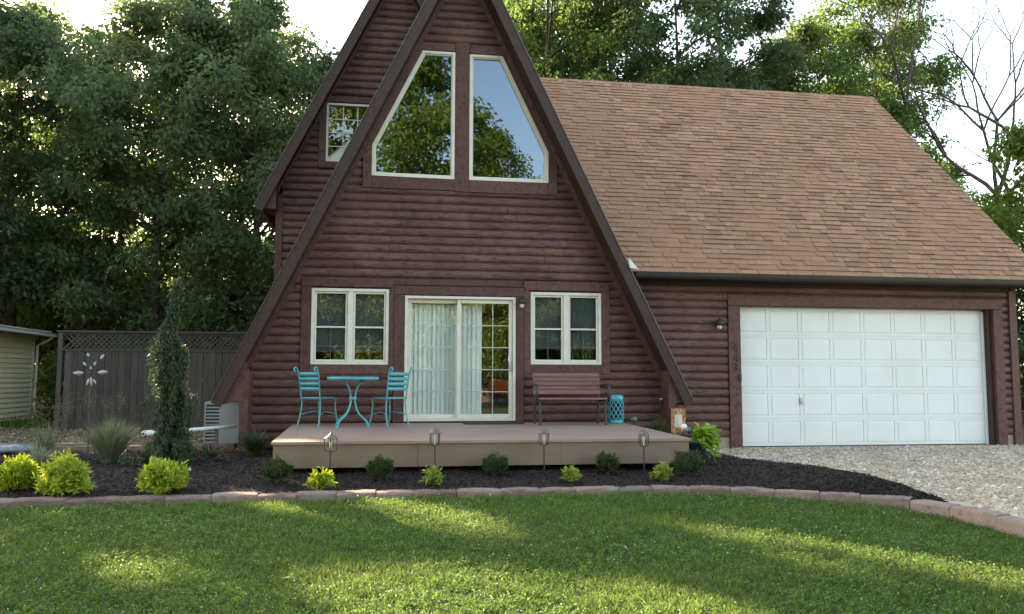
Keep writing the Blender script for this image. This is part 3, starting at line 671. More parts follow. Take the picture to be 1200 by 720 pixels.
MB().box(hx-0.02, hx+0.02, yd-0.03, yd-0.014, hz-0.06, hz+0.06).tube([(hx, yd-0.02, hz), (hx, yd-0.06, hz), (hx+0.005, yd-0.065, hz-0.07)], 0.009, 6).build('handle', M['silver'], gd)
# house number
def digits(txt, x, z, y):
    cu = bpy.data.curves.new('house_number', 'FONT'); cu.body = txt; cu.size = 0.20; cu.extrude = 0.008; cu.align_x = 'CENTER'
    ob = bpy.data.objects.new('house_number', cu); COL.objects.link(ob)
    me = bpy.data.meshes.new_from_object(ob.evaluated_get(bpy.context.evaluated_depsgraph_get()))
    bpy.data.objects.remove(ob); me.materials.clear(); me.materials.append(M['iron'])
    o = link('house_number', me, **HP); o.location = (x, y, z); o.rotation_euler = (math.pi/2, 0, 0)
for ch, z in (('4', 1.65), ('4', 1.485), ('3', 1.32)): digits(ch, 6.005, z, WY-0.070)
MB().box(6.05, 6.10, WY-0.085, WY-0.06, 1.15, 1.27).build('door_keypad', M['iron'], bevel=0.006, **HP)
# garage roof
EY, EZ, RY, RZ = 13.10, 2.955, 18.20, 8.05
RX = 11.78
valley = lambda z: FC+(FA-z)/SL
def main_pt(x, t, off=0.0): return (x, EY+(RY-EY)*t-off*0.7071, EZ+(RZ-EZ)*t+off*0.7071)
mb = MB()
tl, bl_ = [main_pt(valley(EZ)-0.06, 0), main_pt(RX, 0), main_pt(RX, 1), main_pt(valley(RZ)-0.06, 1)], []
bl_ = [(x, y+0.09, z-0.09) for x, y, z in tl]
mb.add(tl+bl_, [(0, 1, 2, 3), (7, 6, 5, 4), (0, 4, 5, 1), (1, 5, 6, 2), (2, 6, 7, 3), (3, 7, 4, 0)])
roof = mb.build('roof', M['roof_under'], **HP)
MB().prism([(RY, RZ), (23.3, 2.95), (23.2, 2.85), (RY, RZ-0.13)], 1.6, RX, 'x').build('roof', M['roof_under'], **HP)
gablew = MB().prism([(WY+0.1, 0), (21.2, 0), (21.2, 4.9), (RY, 7.85), (WY+0.1, 3.2)], 11.36, 11.42, 'x').build('side_wall', M['trim'], **HP)
# shingle tabs: laid in courses, uneven widths, thick butts
SLEN = math.hypot(RY-EY, RZ-EZ); ex_ = 0.143; ncs = int(SLEN/ex_)
def tab_geo(wd, th):
    m_ = ex_*random.uniform(0.70, 0.80)
    return [(0, 0, -0.004), (wd, 0, -0.004), (0, 0, th), (wd, 0, th), (0, m_, th*0.6+0.002), (wd, m_, th*0.6+0.002), (0, ex_*1.15, 0.002), (wd, ex_*1.15, 0.002), (0, ex_*1.15, -0.004), (wd, ex_*1.15, -0.004)]
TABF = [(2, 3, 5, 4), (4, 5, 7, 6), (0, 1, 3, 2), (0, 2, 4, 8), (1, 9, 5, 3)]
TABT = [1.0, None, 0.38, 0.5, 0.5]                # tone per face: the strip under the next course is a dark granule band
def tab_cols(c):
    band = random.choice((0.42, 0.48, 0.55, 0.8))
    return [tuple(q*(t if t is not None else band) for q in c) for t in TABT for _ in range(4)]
def tab_col():
    r = random.random(); b = random.uniform(0.86, 1.10)
    if r < 0.14: b *= 0.80
    elif r > 0.88: b *= 1.14
    return (b, b*random.uniform(0.96, 1.02), b*random.uniform(0.93, 1.03))
def col_attr(me, cols):
    a = me.color_attributes.new('Col', 'FLOAT_COLOR', 'CORNER')
    buf = []
    for c in cols: buf += [c[0], c[1], c[2], 1.0]
    a.data.foreach_set('color', buf)
e_y, e_z = (RY-EY)/SLEN, (RZ-EZ)/SLEN
up = Vector((0, e_y, e_z)); nrm = Vector((0, -e_z, e_y))
TABM = Matrix(((1, 0, 0), (0, up.y, nrm.y), (0, up.z, nrm.z)))
tabvar = []
for wd in (0.12, 0.17, 0.22, 0.27, 0.33):
    for q in range(5):
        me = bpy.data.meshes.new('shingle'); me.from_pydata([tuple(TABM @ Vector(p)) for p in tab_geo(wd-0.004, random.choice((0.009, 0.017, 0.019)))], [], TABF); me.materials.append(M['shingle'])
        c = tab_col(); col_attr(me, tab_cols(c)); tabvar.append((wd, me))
V, Fq, cols = [], [], []
n_single = 0
for c in range(ncs+1):
    s0 = c*ex_-0.03; z = EZ+s0*e_z
    x = max(valley(z)-0.02, 1.4)+random.uniform(-0.1, 0)
    while x < RX+0.015:
        wd, me = random.choice(tabvar)
        if x+wd > RX+0.02: wd = RX+0.022-x
        org = Vector((x, EY, EZ))+up*s0+nrm*0.004
        if c < 9 and n_single < 290 and wd > 0.1 and (wd, me) in tabvar:
            o = link('shingle', me, roof); o.location = org; n_single += 1
        elif wd > 0.02:
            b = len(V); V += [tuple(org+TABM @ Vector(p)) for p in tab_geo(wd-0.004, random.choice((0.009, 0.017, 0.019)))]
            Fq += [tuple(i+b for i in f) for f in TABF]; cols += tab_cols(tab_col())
        x += wd
me = np_mesh('shingle_field', V, Fq, M['shingle'])
col_attr(me, cols)
tag(link('shingle_field', me, roof), kind='stuff')
rc = MB()
x = 1.5
while x < RX-0.3:
    rc.add([(x, RY-0.13, RZ-0.115), (x+0.3, RY-0.13, RZ-0.13), (x+0.3, RY, RZ+0.012), (x, RY, RZ+0.028), (x+0.3, RY+0.13, RZ-0.13), (x, RY+0.13, RZ-0.115)], [(0, 1, 2, 3), (3, 2, 4, 5)]); x += 0.15
me = rc.mesh('ridge_cap', M['shingle']); col_attr(me, [tab_col()]*len(me.loops)); tag(link('ridge_cap', me, roof), kind='stuff')
# gutter, soffit, rake board, flashing
g = MB().prism([(13.0, 2.945), (13.09, 2.945), (13.09, 2.845), (13.03, 2.845), (13.012, 2.88)], valley(2.9)+0.06, RX+0.02, 'x').build('gutter', M['bronze'], bevel=0.004, **HP)
MB().box(valley(2.9)+0.02, RX-0.02, 13.095, WY-0.071, 2.845, 2.875).build('soffit', M['soffit'], **HP)
MB().prism([(EY+0.05, EZ-0.02), (RY, RZ-0.07), (RY, RZ-0.24), (EY+0.05, EZ-0.19)], RX-0.02, RX+0.012, 'x').build('rake_board', M['fascia'], **HP)
MB().add([(3.975, 13.02, 3.16), (3.99, 13.02, 3.0), (4.14, 13.02, 2.975), (3.975, 13.05, 3.16), (3.99, 13.05, 3.0), (4.14, 13.05, 2.975)], [(0, 1, 2), (5, 4, 3), (0, 3, 4, 1), (1, 4, 5, 2), (2, 5, 3, 0)]).build('flashing', M['galv'], **HP)

# wall lamps
def wall_lamp(x, z, y, label):
    t = empty('wall_lamp', (x, y, z), 0, label, 'lamp', 'black wall lamps on the log walls')
    MB().lathe([(0.0001, -0.012), (0.05, -0.012), (0.05, 0.0), (0.03, 0.012)], 12).build('backplate', M['iron'], t).rotation_euler = (math.pi/2, 0, 0)
    MB().tube(smooth_path([(0, -0.01, 0.02), (0, -0.06, 0.06), (0, -0.10, 0.04)], 5), 0.010, 6).build('arm', M['iron'], t)
    MB().lathe([(0.012, 0.05), (0.05, 0.025), (0.062, -0.02), (0.058, -0.045), (0.05, -0.045), (0.012, 0.0)], 14, (0, -0.10, 0)).build('hood', M['iron'], t)
    MB().lathe([(0.046, -0.04), (0.050, -0.09), (0.042, -0.13), (0.0001, -0.14)], 14, (0, -0.10, 0)).build('glass_shade', M['clear'], t)
    MB().ball((0, -0.10, -0.085), 0.028, 10, 7, (1, 1, 1.3)).build('bulb', M['white_pl'], t)
wall_lamp(2.262, 2.46, WY-0.075, 'small black lamp on the trim beside the sliding glass door')
wall_lamp(5.70, 2.15, WY-0.05, 'small black lamp on the log wall beside the white garage door')
fc = empty('wall_faucet', (4.652, 13.34, 0.80), math.radians(-90), 'small dark tap on the shaded post beside the garden flag', 'tap')
MB().tube([(0, 0, 0), (0, -0.06, 0.0), (0, -0.09, -0.05)], 0.014, 7).build('spout', M['iron'], fc)
MB().lathe([(0.0001, 0), (0.03, 0.004), (0.03, 0.016), (0.0001, 0.02)], 10, (0, -0.05, 0.04)).build('knob', M['white_pl'], fc)

# ------------------------------------------------------------------ deck and its furniture
DK = 0.47
deck = empty('deck', (1.25, 11.5, 0.12), 0, 'low tan painted deck in front of the sliding glass door', 'deck')
Y0d, Y1d = 9.66, 13.50
xl = lambda y: -1.19-0.15*(y-Y0d)/(Y1d-Y0d); xr = lambda y: 3.675+0.22*(y-Y0d)/(Y1d-Y0d)
db = MB(); yy = Y0d-0.02; k = 0
while yy < Y1d-0.03:
    y2 = min(yy+0.143, Y1d); dz = random.uniform(-0.0012, 0.0012)
    v = [(xl(yy)-0.02, yy, DK-0.03), (xr(yy)+0.02, yy, DK-0.03), (xr(y2)+0.02, y2-0.003, DK-0.03), (xl(y2)-0.02, y2-0.003, DK-0.03)]
    v += [(a, b, DK+dz) for a, b, _ in v]
    db.add(v, [(3, 2, 1, 0), (4, 5, 6, 7), (0, 1, 5, 4), (1, 2, 6, 5), (2, 3, 7, 6), (3, 0, 4, 7)]); yy = y2
tag(db.build('deck_boards', M['deck'], deck, True), kind='stuff')
fx = [xl(Y0d), 0.42, 2.1, xr(Y0d)]
for a, b in zip(fx, fx[1:]): MB().box(a+0.001, b-0.001, Y0d, Y0d+0.035, 0.175, DK-0.032).build('fascia_board', M['deck_side'], deck, True, 0.003)
for sx in (0, 1):
    f = xl if sx == 0 else xr; d = 0.035 if sx == 0 else -0.035
    MB().prism([(f(Y0d+0.04), Y0d+0.036), (f(Y0d+0.04)+d, Y0d+0.036), (f(Y1d)+d, Y1d), (f(Y1d), Y1d)], 0.175, DK-0.032, 'z').build('fascia_board', M['deck_side'], deck, True)
for x in (-0.9, 1.25, 3.4):
    for y in (9.95, 11.6, 13.2): MB().box(x-0.06, x+0.06, y-0.06, y+0.06, -0.02, DK-0.03).build('support_post', M['timber'], deck, True)

def bistro_chair(x, y, rz, label):
    t = empty('bistro_chair', (x, y, DK), rz, label, 'chair', 'teal metal bistro chairs on the deck')
    m = M['teal']
    sb = MB(); sb.prism([(0.19*sx*(1-0.12*(sx > 0)*0), 0.19*sy) for sx, sy in ((-1, -1), (0.6, -1), (1, -0.72), (1, 0.72), (0.6, 1), (-1, 1))], 0.405, 0.428, 'z'); sb.build('seat', m, t, bevel=0.006)
    for s_ in (-1, 1):
        MB().tube(smooth_path([(-0.20, 0.185*s_, 0.40), (-0.215, 0.19*s_, 0.55), (-0.25, 0.195*s_, 0.75), (-0.285, 0.20*s_, 0.855), (-0.325, 0.20*s_, 0.875), (-0.35, 0.20*s_, 0.845), (-0.335, 0.20*s_, 0.815), (-0.312, 0.20*s_, 0.825)], 5), 0.011, 7).build('back_post', m, t)
        MB().tube(smooth_path([(-0.19, 0.18*s_, 0.41), (-0.185, 0.185*s_, 0.30), (-0.21, 0.195*s_, 0.14), (-0.245, 0.205*s_, 0.012), (-0.262, 0.21*s_, 0.010)], 5), 0.011, 7).build('leg', m, t)
        MB().tube(smooth_path([(0.18, 0.16*s_, 0.41), (0.165, 0.165*s_, 0.30), (0.18, 0.175*s_, 0.14), (0.215, 0.185*s_, 0.012), (0.232, 0.19*s_, 0.010)], 5), 0.011, 7).build('leg', m, t)
        MB().tube(smooth_path([(-0.20, 0.193*s_, 0.17), (0.0, 0.12*s_, 0.205), (0.178, 0.172*s_, 0.17)], 6), 0.007, 6).build('stretcher', m, t)
    for k in range(4):
        z = 0.555+k*0.074; lean = np.interp(z, [0.55, 0.75, 0.855], [-0.215, -0.25, -0.285])
        sl_ = MB(); n = 7
        pts = [(lean-0.03*math.cos(math.pi*(i/(n-1)-0.5)), -0.19+0.38*i/(n-1)) for i in range(n)]
        v = [(px, py, zz) for zz in (z-0.026, z+0.026) for px, py in pts]+[(px-0.006, py, zz) for zz in (z-0.026, z+0.026) for px, py in pts]
        f = [(i, i+1, n+i+1, n+i) for i in range(n-1)]+[(2*n+i+1, 2*n+i, 3*n+i, 3*n+i+1) for i in range(n-1)]
        f += [(n+i, n+i+1, 3*n+i+1, 3*n+i) for i in range(n-1)]+[(i+1, i, 2*n+i, 2*n+i+1) for i in range(n-1)]
        sl_.add(v, f, True); sl_.build('back_slat', m, t)
    return t
bistro_chair(-0.93, 12.98, math.radians(52), 'teal metal bistro chair left of the round table, with a scrolled post')
bistro_chair(0.10, 12.80, math.radians(128), 'teal metal bistro chair right of the round table, nearest the sliding door')
bt = empty('bistro_table', (-0.42, 12.55, DK), math.radians(50), 'small round teal metal table between the two bistro chairs', 'table')
MB().lathe([(0.0001, 0.70), (0.35, 0.70), (0.355, 0.688), (0.375, 0.688), (0.378, 0.728), (0.365, 0.735), (0.0001, 0.733)], 32).build('table_top', M['teal'], bt)
for k in range(4):
    a = math.pi/2*k; c_, s_ = math.cos(a), math.sin(a)
    pts = [(0.24, 0.69), (0.16, 0.655), (0.075, 0.55), (0.042, 0.42), (0.055, 0.32), (0.12, 0.20), (0.24, 0.115), (0.30, 0.06), (0.315, 0.012), (0.335, 0.010)]
    MB().tube(smooth_path([(r*c_, r*s_, z) for r, z in pts], 4), 0.013, 7).build('leg', M['teal'], bt)
MB().lathe([(0.055, 0.40), (0.058, 0.41), (0.058, 0.43), (0.055, 0.44)], 14).build('leg_collar', M['teal'], bt)

bn = empty('garden_bench', (2.90, 12.72, DK), math.radians(-1), 'dark iron and brown slat garden bench under the right window', 'bench')
bw = 0.53
for k in range(5):
    z = 0.50+k*0.068; y = 0.20+0.05*k*0.35
    MB().box(-bw-0.01, bw+0.01, y-0.012, y+0.012, z-0.028, z+0.028).build('back_slat', M['bench_slat'], bn, bevel=0.004)
for k in range(5):
    y = -0.26+k*0.088; MB().box(-bw, bw, y-0.038, y+0.038, 0.395-0.006*k, 0.42-0.006*k).build('seat_slat', M['bench_slat'], bn, bevel=0.004)
for s_ in (-1, 1):
    x = s_*(bw-0.02)
    MB().tube(smooth_path([(x, 0.26, 0.008), (x, 0.24, 0.2), (x, 0.215, 0.40), (x, 0.245, 0.60), (x, 0.285, 0.80)], 4), 0.020, 8).build('leg', M['iron'], bn)
    MB().tube(smooth_path([(x, -0.27, 0.006), (x, -0.25, 0.15), (x, -0.235, 0.30), (x, -0.22, 0.385)], 4), 0.020, 8).build('leg', M['iron'], bn)
    MB().tube([(x, -0.25, 0.385), (x, 0.21, 0.36)], 0.016, 7).build('seat_rail', M['iron'], bn)
    x2 = s_*(bw+0.035)
    MB().tube(smooth_path([(x2, 0.23, 0.60), (x2, 0.08, 0.615), (x2, -0.12, 0.62), (x2, -0.24, 0.60), (x2, -0.285, 0.52), (x2, -0.27, 0.42), (x2, -0.24, 0.36)], 5), [0.022]*31, 8).build('armrest', M['iron'], bn)
gs = empty('garden_stool', (3.735, 13.02, DK), 0, 'turquoise ceramic drum stool with lattice cutouts beside the bench', 'stool')
R0 = 0.118; H0 = 0.455
MB().lathe([(0.0001, 0.0), (R0, 0.0), (R0+0.004, 0.012), (R0+0.002, 0.055), (R0-0.008, 0.058), (R0-0.012, 0.05)], 28).build('base_ring', M['teal_glaze'], gs)
MB().lathe([(R0-0.012, H0-0.11), (R0+0.001, H0-0.108), (R0+0.005, H0-0.06), (R0+0.002, H0-0.02), (R0-0.02, H0), (0.0001, H0+0.004)], 28).build('top', M['teal_glaze'], gs)
lt = MB()
for k in range(10):
    for s_ in (-1, 1):
        for rr in range(5):
            z0 = 0.05+rr*0.0605
            pts = []
            for j in range(6):
                u = j/5; a = 2*math.pi*(k+s_*(rr*0.5+u*0.5))/10; pts.append((R0*math.cos(a), R0*math.sin(a), z0+u*0.0605))
            lt.tube(pts, 0.0085, 5, False)
lt.build('lattice_body', M['teal_glaze'], gs)
MB().lathe([(R0-0.03, 0.03), (R0-0.03, H0-0.06)], 20).build('dark_liner', M['navy'], gs)  # darkness inside the cutouts is put into this liner's colour
dm = empty('door_mat', (1.76, 13.18, DK), 0, 'dark rubber doormat on the deck in front of the sliding door', 'doormat')
MB().box(-0.47, 0.47, -0.24, 0.24, 0.003, 0.014).build('mat_base', M['mat'], dm)
mm_ = MB()
for i in range(12):
    for j in range(5):
        c = (-0.41+i*0.0745, -0.18+j*0.09); r = 0.028
        mm_.add([(c[0]-r, c[1], 0.0155), (c[0], c[1]-r, 0.0155), (c[0]+r, c[1], 0.0155), (c[0], c[1]+r, 0.0155)], [(0, 1, 2, 3)])
mm_.build('mat_pattern', M['matpale'], dm)

# path lanterns
for (x, zt, zb, lb) in ((-0.551, 0.597, 0.10, 'copper-capped stake lantern at the left end of the deck front'), (0.604, 0.650, 0.12, 'copper-capped stake lantern below the sliding glass door, left of the doormat'),
                        (1.848, 0.646, 0.12, 'copper-capped stake lantern in front of the bench'), (3.032, 0.618, 0.12, 'copper-capped stake lantern nearest the right corner of the deck')):
    t = empty('stake_lantern', (x, 9.42, zb-0.03), random.uniform(0, 1), lb, 'lantern', 'stake lanterns along the deck front'); H = zt-zb+0.03
    t.rotation_euler = (random.uniform(-0.03, 0.03), random.uniform(-0.03, 0.03), random.uniform(0, 1))
    MB().tube([(0, 0, 0), (0, 0, H-0.215)], 0.008, 8).build('stake', M['iron'], t)
    MB().lathe([(0.0001, H), (0.006, H-0.004), (0.008, H-0.022), (0.02, H-0.03), (0.038, H-0.046), (0.056, H-0.058), (0.072, H-0.074), (0.072, H-0.082), (0.0001, H-0.082)][::-1], 16).build('cap', M['copper'], t)
    MB().lathe([(0.0001, H-0.21), (0.014, H-0.20), (0.034, H-0.15), (0.044, H-0.10), (0.044, H-0.084)], 16).build('glass', M['clear'], t)
    MB().lathe([(0.004, H-0.21), (0.01, H-0.17), (0.012, H-0.12), (0.004, H-0.085)], 8).build('light_core', M['white_pl'], t)
    for k in range(4):
        a = k*math.pi/2; c_, s_ = math.cos(a), math.sin(a)
        MB().tube(smooth_path([(r*c_, r*s_, z) for r, z in ((0.067, H-0.078), (0.067, H-0.17), (0.057, H-0.208), (0.02, H-0.222), (0.004, H-0.222))], 3), 0.005, 5).build('cage_rib', M['iron'], t)

# garden flag
fg = empty('garden_flag', (4.80, 13.07, 0.30), 0, 'small cream garden flag with floral red border hanging below the right eave', 'flag')
gx, gzr = 9, 9
fv = [(-0.125+0.25*i/8, 0.012*math.sin(i*0.9+j*0.3), 0.0+(0.40)*j/8+0.035*(i/8)*(1-j/8)) for j in range(9) for i in range(9)]
fv2 = [(x, y+0.004, z) for x, y, z in fv]
ff = [(j*9+i, j*9+i+1, (j+1)*9+i+1, (j+1)*9+i) for j in range(8) for i in range(8)]
MB().add(fv+fv2, ff+[tuple(81+i for i in reversed(f)) for f in ff], True).build('cloth', M['flag'], fg)
MB().tube([(-0.14, 0, 0.405), (0.14, 0, 0.418)], 0.008, 6).build('hem_rod', M['flag_red'], fg)
MB().tube([(x, y-0.002, z) for x, y, z in fv[:9]], 0.006, 5).build('hem', M['flag_red'], fg)
MB().tube([(0, 0.0, 0.40), (0, 0.06, 0.47)], 0.004, 5).build('hanger', M['iron'], fg)

# ------------------------------------------------------------------ small planting
def mound(name, x, y, z, rx, rz, n, L, W, mat, label, cat='shrub', group=None, up=0.5, stems=7, seed=0, shell=0.55, spike=0.0, globe=False):
    rng = np.random.default_rng(seed+100)
    d = unit(rng.normal(size=(n, 3))*np.array([1, 1, 1])); d[:, 2] = d[:, 2] if globe else np.abs(d[:, 2])*1.0-0.12*rng.random(n)
    per = 12; ns_ = max(1, n//per); d = np.repeat(d[:ns_], per, 0); n = len(d)           # leaves sit on short sprigs
    rad = np.repeat(shell+(1-shell)*rng.random(ns_)**0.5, per)
    lump = 1+0.09*np.sin(d[:, 0]*6+seed)+0.08*np.sin(d[:, 1]*7+2*seed)+0.07*np.sin(d[:, 0]*13+d[:, 1]*11+seed)
    d2 = d.copy(); d2[:, 2] = 0.5+0.5*d[:, 2] if globe else np.sign(d[:, 2])*np.abs(d[:, 2])**0.75
    ax_ = unit(d+np.array([0, 0, up])+np.repeat(rng.normal(size=(ns_, 3))*0.25, per, 0))
    P = d2*rad[:, None]*lump[:, None]*np.array([rx, rx, rz])-ax_*(L*1.6*rng.random(n))[:, None]+rng.normal(size=(n, 3))*L*0.12; P[:, 2] = np.maximum(P[:, 2], 0.005)+0.02
    D = ax_*0.75+rng.normal(size=(n, 3))*0.55
    V, F = leaves(P, D, rng.normal(size=(n, 3))*0.5+np.array([0, 0, 1.0]), L*(0.6+0.8*rng.random(n)), W*(0.7+0.6*rng.random(n)))
    t = empty(name, (x, y, z), 0, label, cat, group)
    link('foliage', np_mesh('foliage', V, F, mat), t)
    sm = MB()
    for k in range(stems):
        a = k*2.4; r = rx*0.6
        sm.tube([(0.01*math.cos(a), 0.01*math.sin(a), -0.02), (0.4*r*math.cos(a), 0.4*r*math.sin(a), rz*0.4), (r*math.cos(a), r*math.sin(a), rz*0.75)], [0.007, 0.005, 0.002], 4)
    sm.build('stem', M['dead_stem'], t)
    return t
gG = 'golden yellow shrubs in the left bed'
mound('golden_shrub', -3.57, 9.05, 0.09, 0.21, 0.29, 2800, 0.055, 0.020, M['gold2'], 'golden green shrub at the left edge of the photo, partly cut off', group=gG, seed=1)
mound('golden_shrub', -3.05, 8.80, 0.07, 0.24, 0.345, 3400, 0.058, 0.021, M['gold'], 'bright golden shrub, the largest, beside the ornamental grass', group=gG, seed=2)
mound('golden_shrub', -2.15, 8.80, 0.07, 0.235, 0.30, 3200, 0.058, 0.021, M['gold'], 'bright golden shrub in front of the tall weeping spruce', group=gG, seed=3)
gB = 'small round green boxwoods in front of the deck'
for i, (x, y, r, h, lb) in enumerate(((-1.085, 9.20, .155, .21, 'round green boxwood below the left front corner of the deck'), (-0.008, 9.22, .145, .215, 'round green boxwood between the first and second lanterns'),
                                      (1.275, 9.42, .16, .20, 'round green boxwood just left of the third lantern'), (2.60, 9.45, .145, .20, 'round green boxwood just left of the rightmost lantern'),
                                      (3.50, 9.22, .19, .23, 'dark round boxwood below the right front corner of the deck, beside the pot'))):
    mound('boxwood', x, y, 0.10, r*0.98, h*1.02, 6000, 0.022, 0.010, M['box'], lb, group=gB, seed=20+i, up=0.1, shell=0.6, globe=True)
gL = 'small lime and cream shrubs in front of the deck'
for i, (x, y, r, h, lb) in enumerate(((-0.60, 8.80, .165, .20, 'lime green shrub in front of the leftmost lantern'), (0.545, 8.90, .13, .20, 'lime and cream shrub below the second lantern'),
                                      (2.055, 8.98, .13, .17, 'lime and cream shrub just right of the third lantern'), (3.09, 9.0, .145, .17, 'lime and cream shrub right of the rightmost lantern'))):
    mound('lime_shrub', x, y, 0.075, r*0.85, h*0.85, (760, 420, 560, 480)[i], (0.050, 0.056, 0.048, 0.060)[i], (0.024, 0.028, 0.024, 0.028)[i], M['lime_pale'] if i else M['gold2'], lb, group=gL, seed=40+i, up=0.6, shell=0.35, spike=.4)

# weeping spruce: a wavering column of hanging sprays
def weeping(x, y, z):
    rng = np.random.default_rng(5)
    t = empty('weeping_spruce', (x, y, z), 0, 'tall narrow weeping spruce column standing in front of the grey fence', 'tree')
    ax = lambda h: np.stack([0.05*np.sin(h*2.6+0.4)+0.02*h, 0.04*np.sin(h*3.1), h], -1)
    hz_ = np.array([0.0, 0.2, 0.45, 0.7, 0.95, 1.15, 1.4, 1.6, 1.8, 1.95, 2.35]); rr = np.array([0.42, 0.36, 0.22, 0.14, 0.23, 0.11, 0.19, 0.15, 0.05, 0.02, 0.008])
    hs = np.linspace(0, 2.33, 24); MB().tube([tuple(p) for p in ax(hs)], list(np.interp(hs, [0, 2.33], [0.045, 0.007])), 7).build('trunk', M['bark'], t)
    Ps, Ds = [], []
    br = MB()
    for k in range(330):
        h = 2.3*rng.random()**0.9+0.05; a = rng.random()*2*math.pi; r = np.interp(h, hz_, rr)*(0.5+0.6*rng.random())*(1+0.38*math.sin(h*8.5+1.3*math.sin(a)+0.6))
        c = ax(np.array(h)); ln = min(h*0.9, 0.28+0.35*rng.random())
        m = 34
        u = np.linspace(0, 1, m)
        px = c[0]+math.cos(a)*r*np.minimum(1, u*2.2); py = c[1]+math.sin(a)*r*np.minimum(1, u*2.2); pz = c[2]+0.05*np.sin(u*2.5)-ln*u**1.6
        q = np.stack([px, py, np.maximum(pz, 0.02)], -1)
        if k % 4 == 0: br.tube([tuple(p) for p in q[::8]], 0.004, 4, False)
        for s_ in range(3 if h < 1.75 else 1):
            Ps.append(q+rng.normal(size=q.shape)*0.018); d = np.gradient(q, axis=0); Ds.append(unit(d)*0.7+rng.normal(size=q.shape)*0.55+np.array([0, 0, -0.35]))
    P = np.concatenate(Ps); D = np.concatenate(Ds)
    V, F = leaves(P, D, rng.normal(size=P.shape), 0.035+0.04*rng.random(len(P)), 0.018)
    link('crown', np_mesh('crown', V, F, M['spruce']), t)
    br.build('branch', M['bark'], t)
weeping(-2.63, 10.95, 0.09)
def grass_clump(name, x, y, z, n, h, spread, mat, label, cat='plant', seed=0, seed_heads=0):
    rng = np.random.default_rng(seed+300)
    t = empty(name, (x, y, z), 0, label, cat)
    a = rng.random(n)*2*math.pi; ln = h*(0.6+0.5*rng.random(n)); sp = spread*rng.random(n)**0.7; base = 0.06*rng.random(n)
    V = []; K = 4
    wd = 0.005+0.003*rng.random(n)
    for k in range(K+1):
        u = k/K; r = base+sp*u**1.7; zz = ln*(u-0.25*u**2.5*(sp/spread))
        w_ = wd*(1-u)**0.6*np.ones(n)
        for s_ in (-1, 1):
            V.append(np.stack([r*np.cos(a)-s_*w_*np.sin(a), r*np.sin(a)+s_*w_*np.cos(a), zz], -1))
    V = np.stack(V, 1); nv = 2*(K+1)
    b = (np.arange(n)*nv)[:, None]
    F = np.concatenate([b+np.array([[2*k, 2*k+1, 2*k+3, 2*k+2]]) for k in range(K)], 1).reshape(-1, 4)
    link('blades', np_mesh('blades', V.reshape(-1, 3), F, mat), t)
    if seed_heads:
        P, D = [], []
        st = MB()
        for k in range(seed_heads):
            aa = rng.random()*6.28; r = spread*1.1*rng.random(); hh = h*(0.9+0.45*rng.random())
            top = (r*math.cos(aa), r*math.sin(aa), hh); st.tube([(0.2*top[0], 0.2*top[1], 0), (0.6*top[0], 0.6*top[1], hh*0.6), top], [0.003, 0.0025, 0.0015], 4, False)
            q = np.array(top)+rng.normal(size=(26, 3))*np.array([0.03, 0.03, 0.06]); P.append(q); D.append(rng.normal(size=(26, 3))+np.array([0, 0, .8]))
        st.build('stem', M['dead_stem'], t)
        P = np.concatenate(P); D = np.concatenate(D); V, F = leaves(P, D, rng.normal(size=P.shape), 0.035, 0.014)
        tag(link('seed_heads', np_mesh('seed_heads', V, F, M['leaf_dry']), t), kind='stuff')
    return t
grass_clump('ornamental_grass', -3.30, 11.0, 0.09, 1300, 0.62, 0.46, M['reed'], 'tall blue-green ornamental grass clump behind the largest golden shrub', seed=1, seed_heads=10)
grass_clump('dry_grass_tuft', -2.92, 11.6, 0.09, 420, 0.34, 0.30, M['litter'], 'tan dry grass tuft beside the blue-green ornamental grass', seed=2)
grass_clump('wispy_weed', -4.42, 12.0, 0.09, 160, 0.55, 0.30, M['reed'], 'wispy flowering weeds at the foot of the fence, left of the ornamental grass', seed=3, seed_heads=16)
grass_clump('wispy_weed', -3.95, 10.5, 0.09, 260, 0.34, 0.32, M['reed'], 'low grassy weeds between the two left golden shrubs', seed=4)
grass_clump('spiky_plant', -1.75, 12.2, 0.09, 420, 0.42, 0.40, M['box'], 'dark spiky grass plant at the left corner of the log wall', seed=5)
grass_clump('dry_twig_plant', -2.2, 11.4, 0.09, 140, 0.30, 0.40, M['dead_stem'], 'dry twiggy weeds right of the weeping spruce', seed=6)
# pot with potato vine, gazing balls, dark foliage plant
pt = empty('blue_pot', (4.0, 10.35, 0.085), 0, 'dark navy glazed pot holding the lime vine beside the deck corner', 'pot')
MB().lathe([(0.0001, 0.0), (0.11, 0.0), (0.15, 0.12), (0.165, 0.26), (0.175, 0.28), (0.175, 0.305), (0.155, 0.305), (0.15, 0.27), (0.0001, 0.265)], 22).build('pot_body', M['navy'], pt)
pv = empty('potato_vine', (4.0, 10.35, 0.345), 0, 'bright lime sweet potato vine spilling from the navy pot', 'plant')
rng = np.random.default_rng(77); P, D = [], []; st = MB()
for k in range(34):
    a = rng.uniform(-1.7, 1.3); ln = 0.08+0.20*rng.random(); rise = 0.20*rng.random(); drop = (0.32 if rng.random() > 0.6 else 0.05)*rng.random()
    u = np.linspace(0.15, 1, 9); q = np.stack([math.cos(a)*ln*u+0.03, math.sin(a)*ln*u*0.8, rise*np.sin(u*2.2)*1.2-drop*u**2+0.01], -1)
    st.tube([tuple(p) for p in q], 0.004, 4, False); P.append(q+rng.normal(size=q.shape)*0.02); D.append(np.stack([math.cos(a)+rng.normal(size=9)*.6, math.sin(a)+rng.normal(size=9)*.6, rng.normal(size=9)*0.4-0.2], -1))
P = np.concatenate(P); D = np.concatenate(D)
V, F = leaves(P, D, np.array([0, -0.35, 1])+rng.normal(size=P.shape)*0.35, 0.085+0.04*rng.random(len(P)), 0.075)
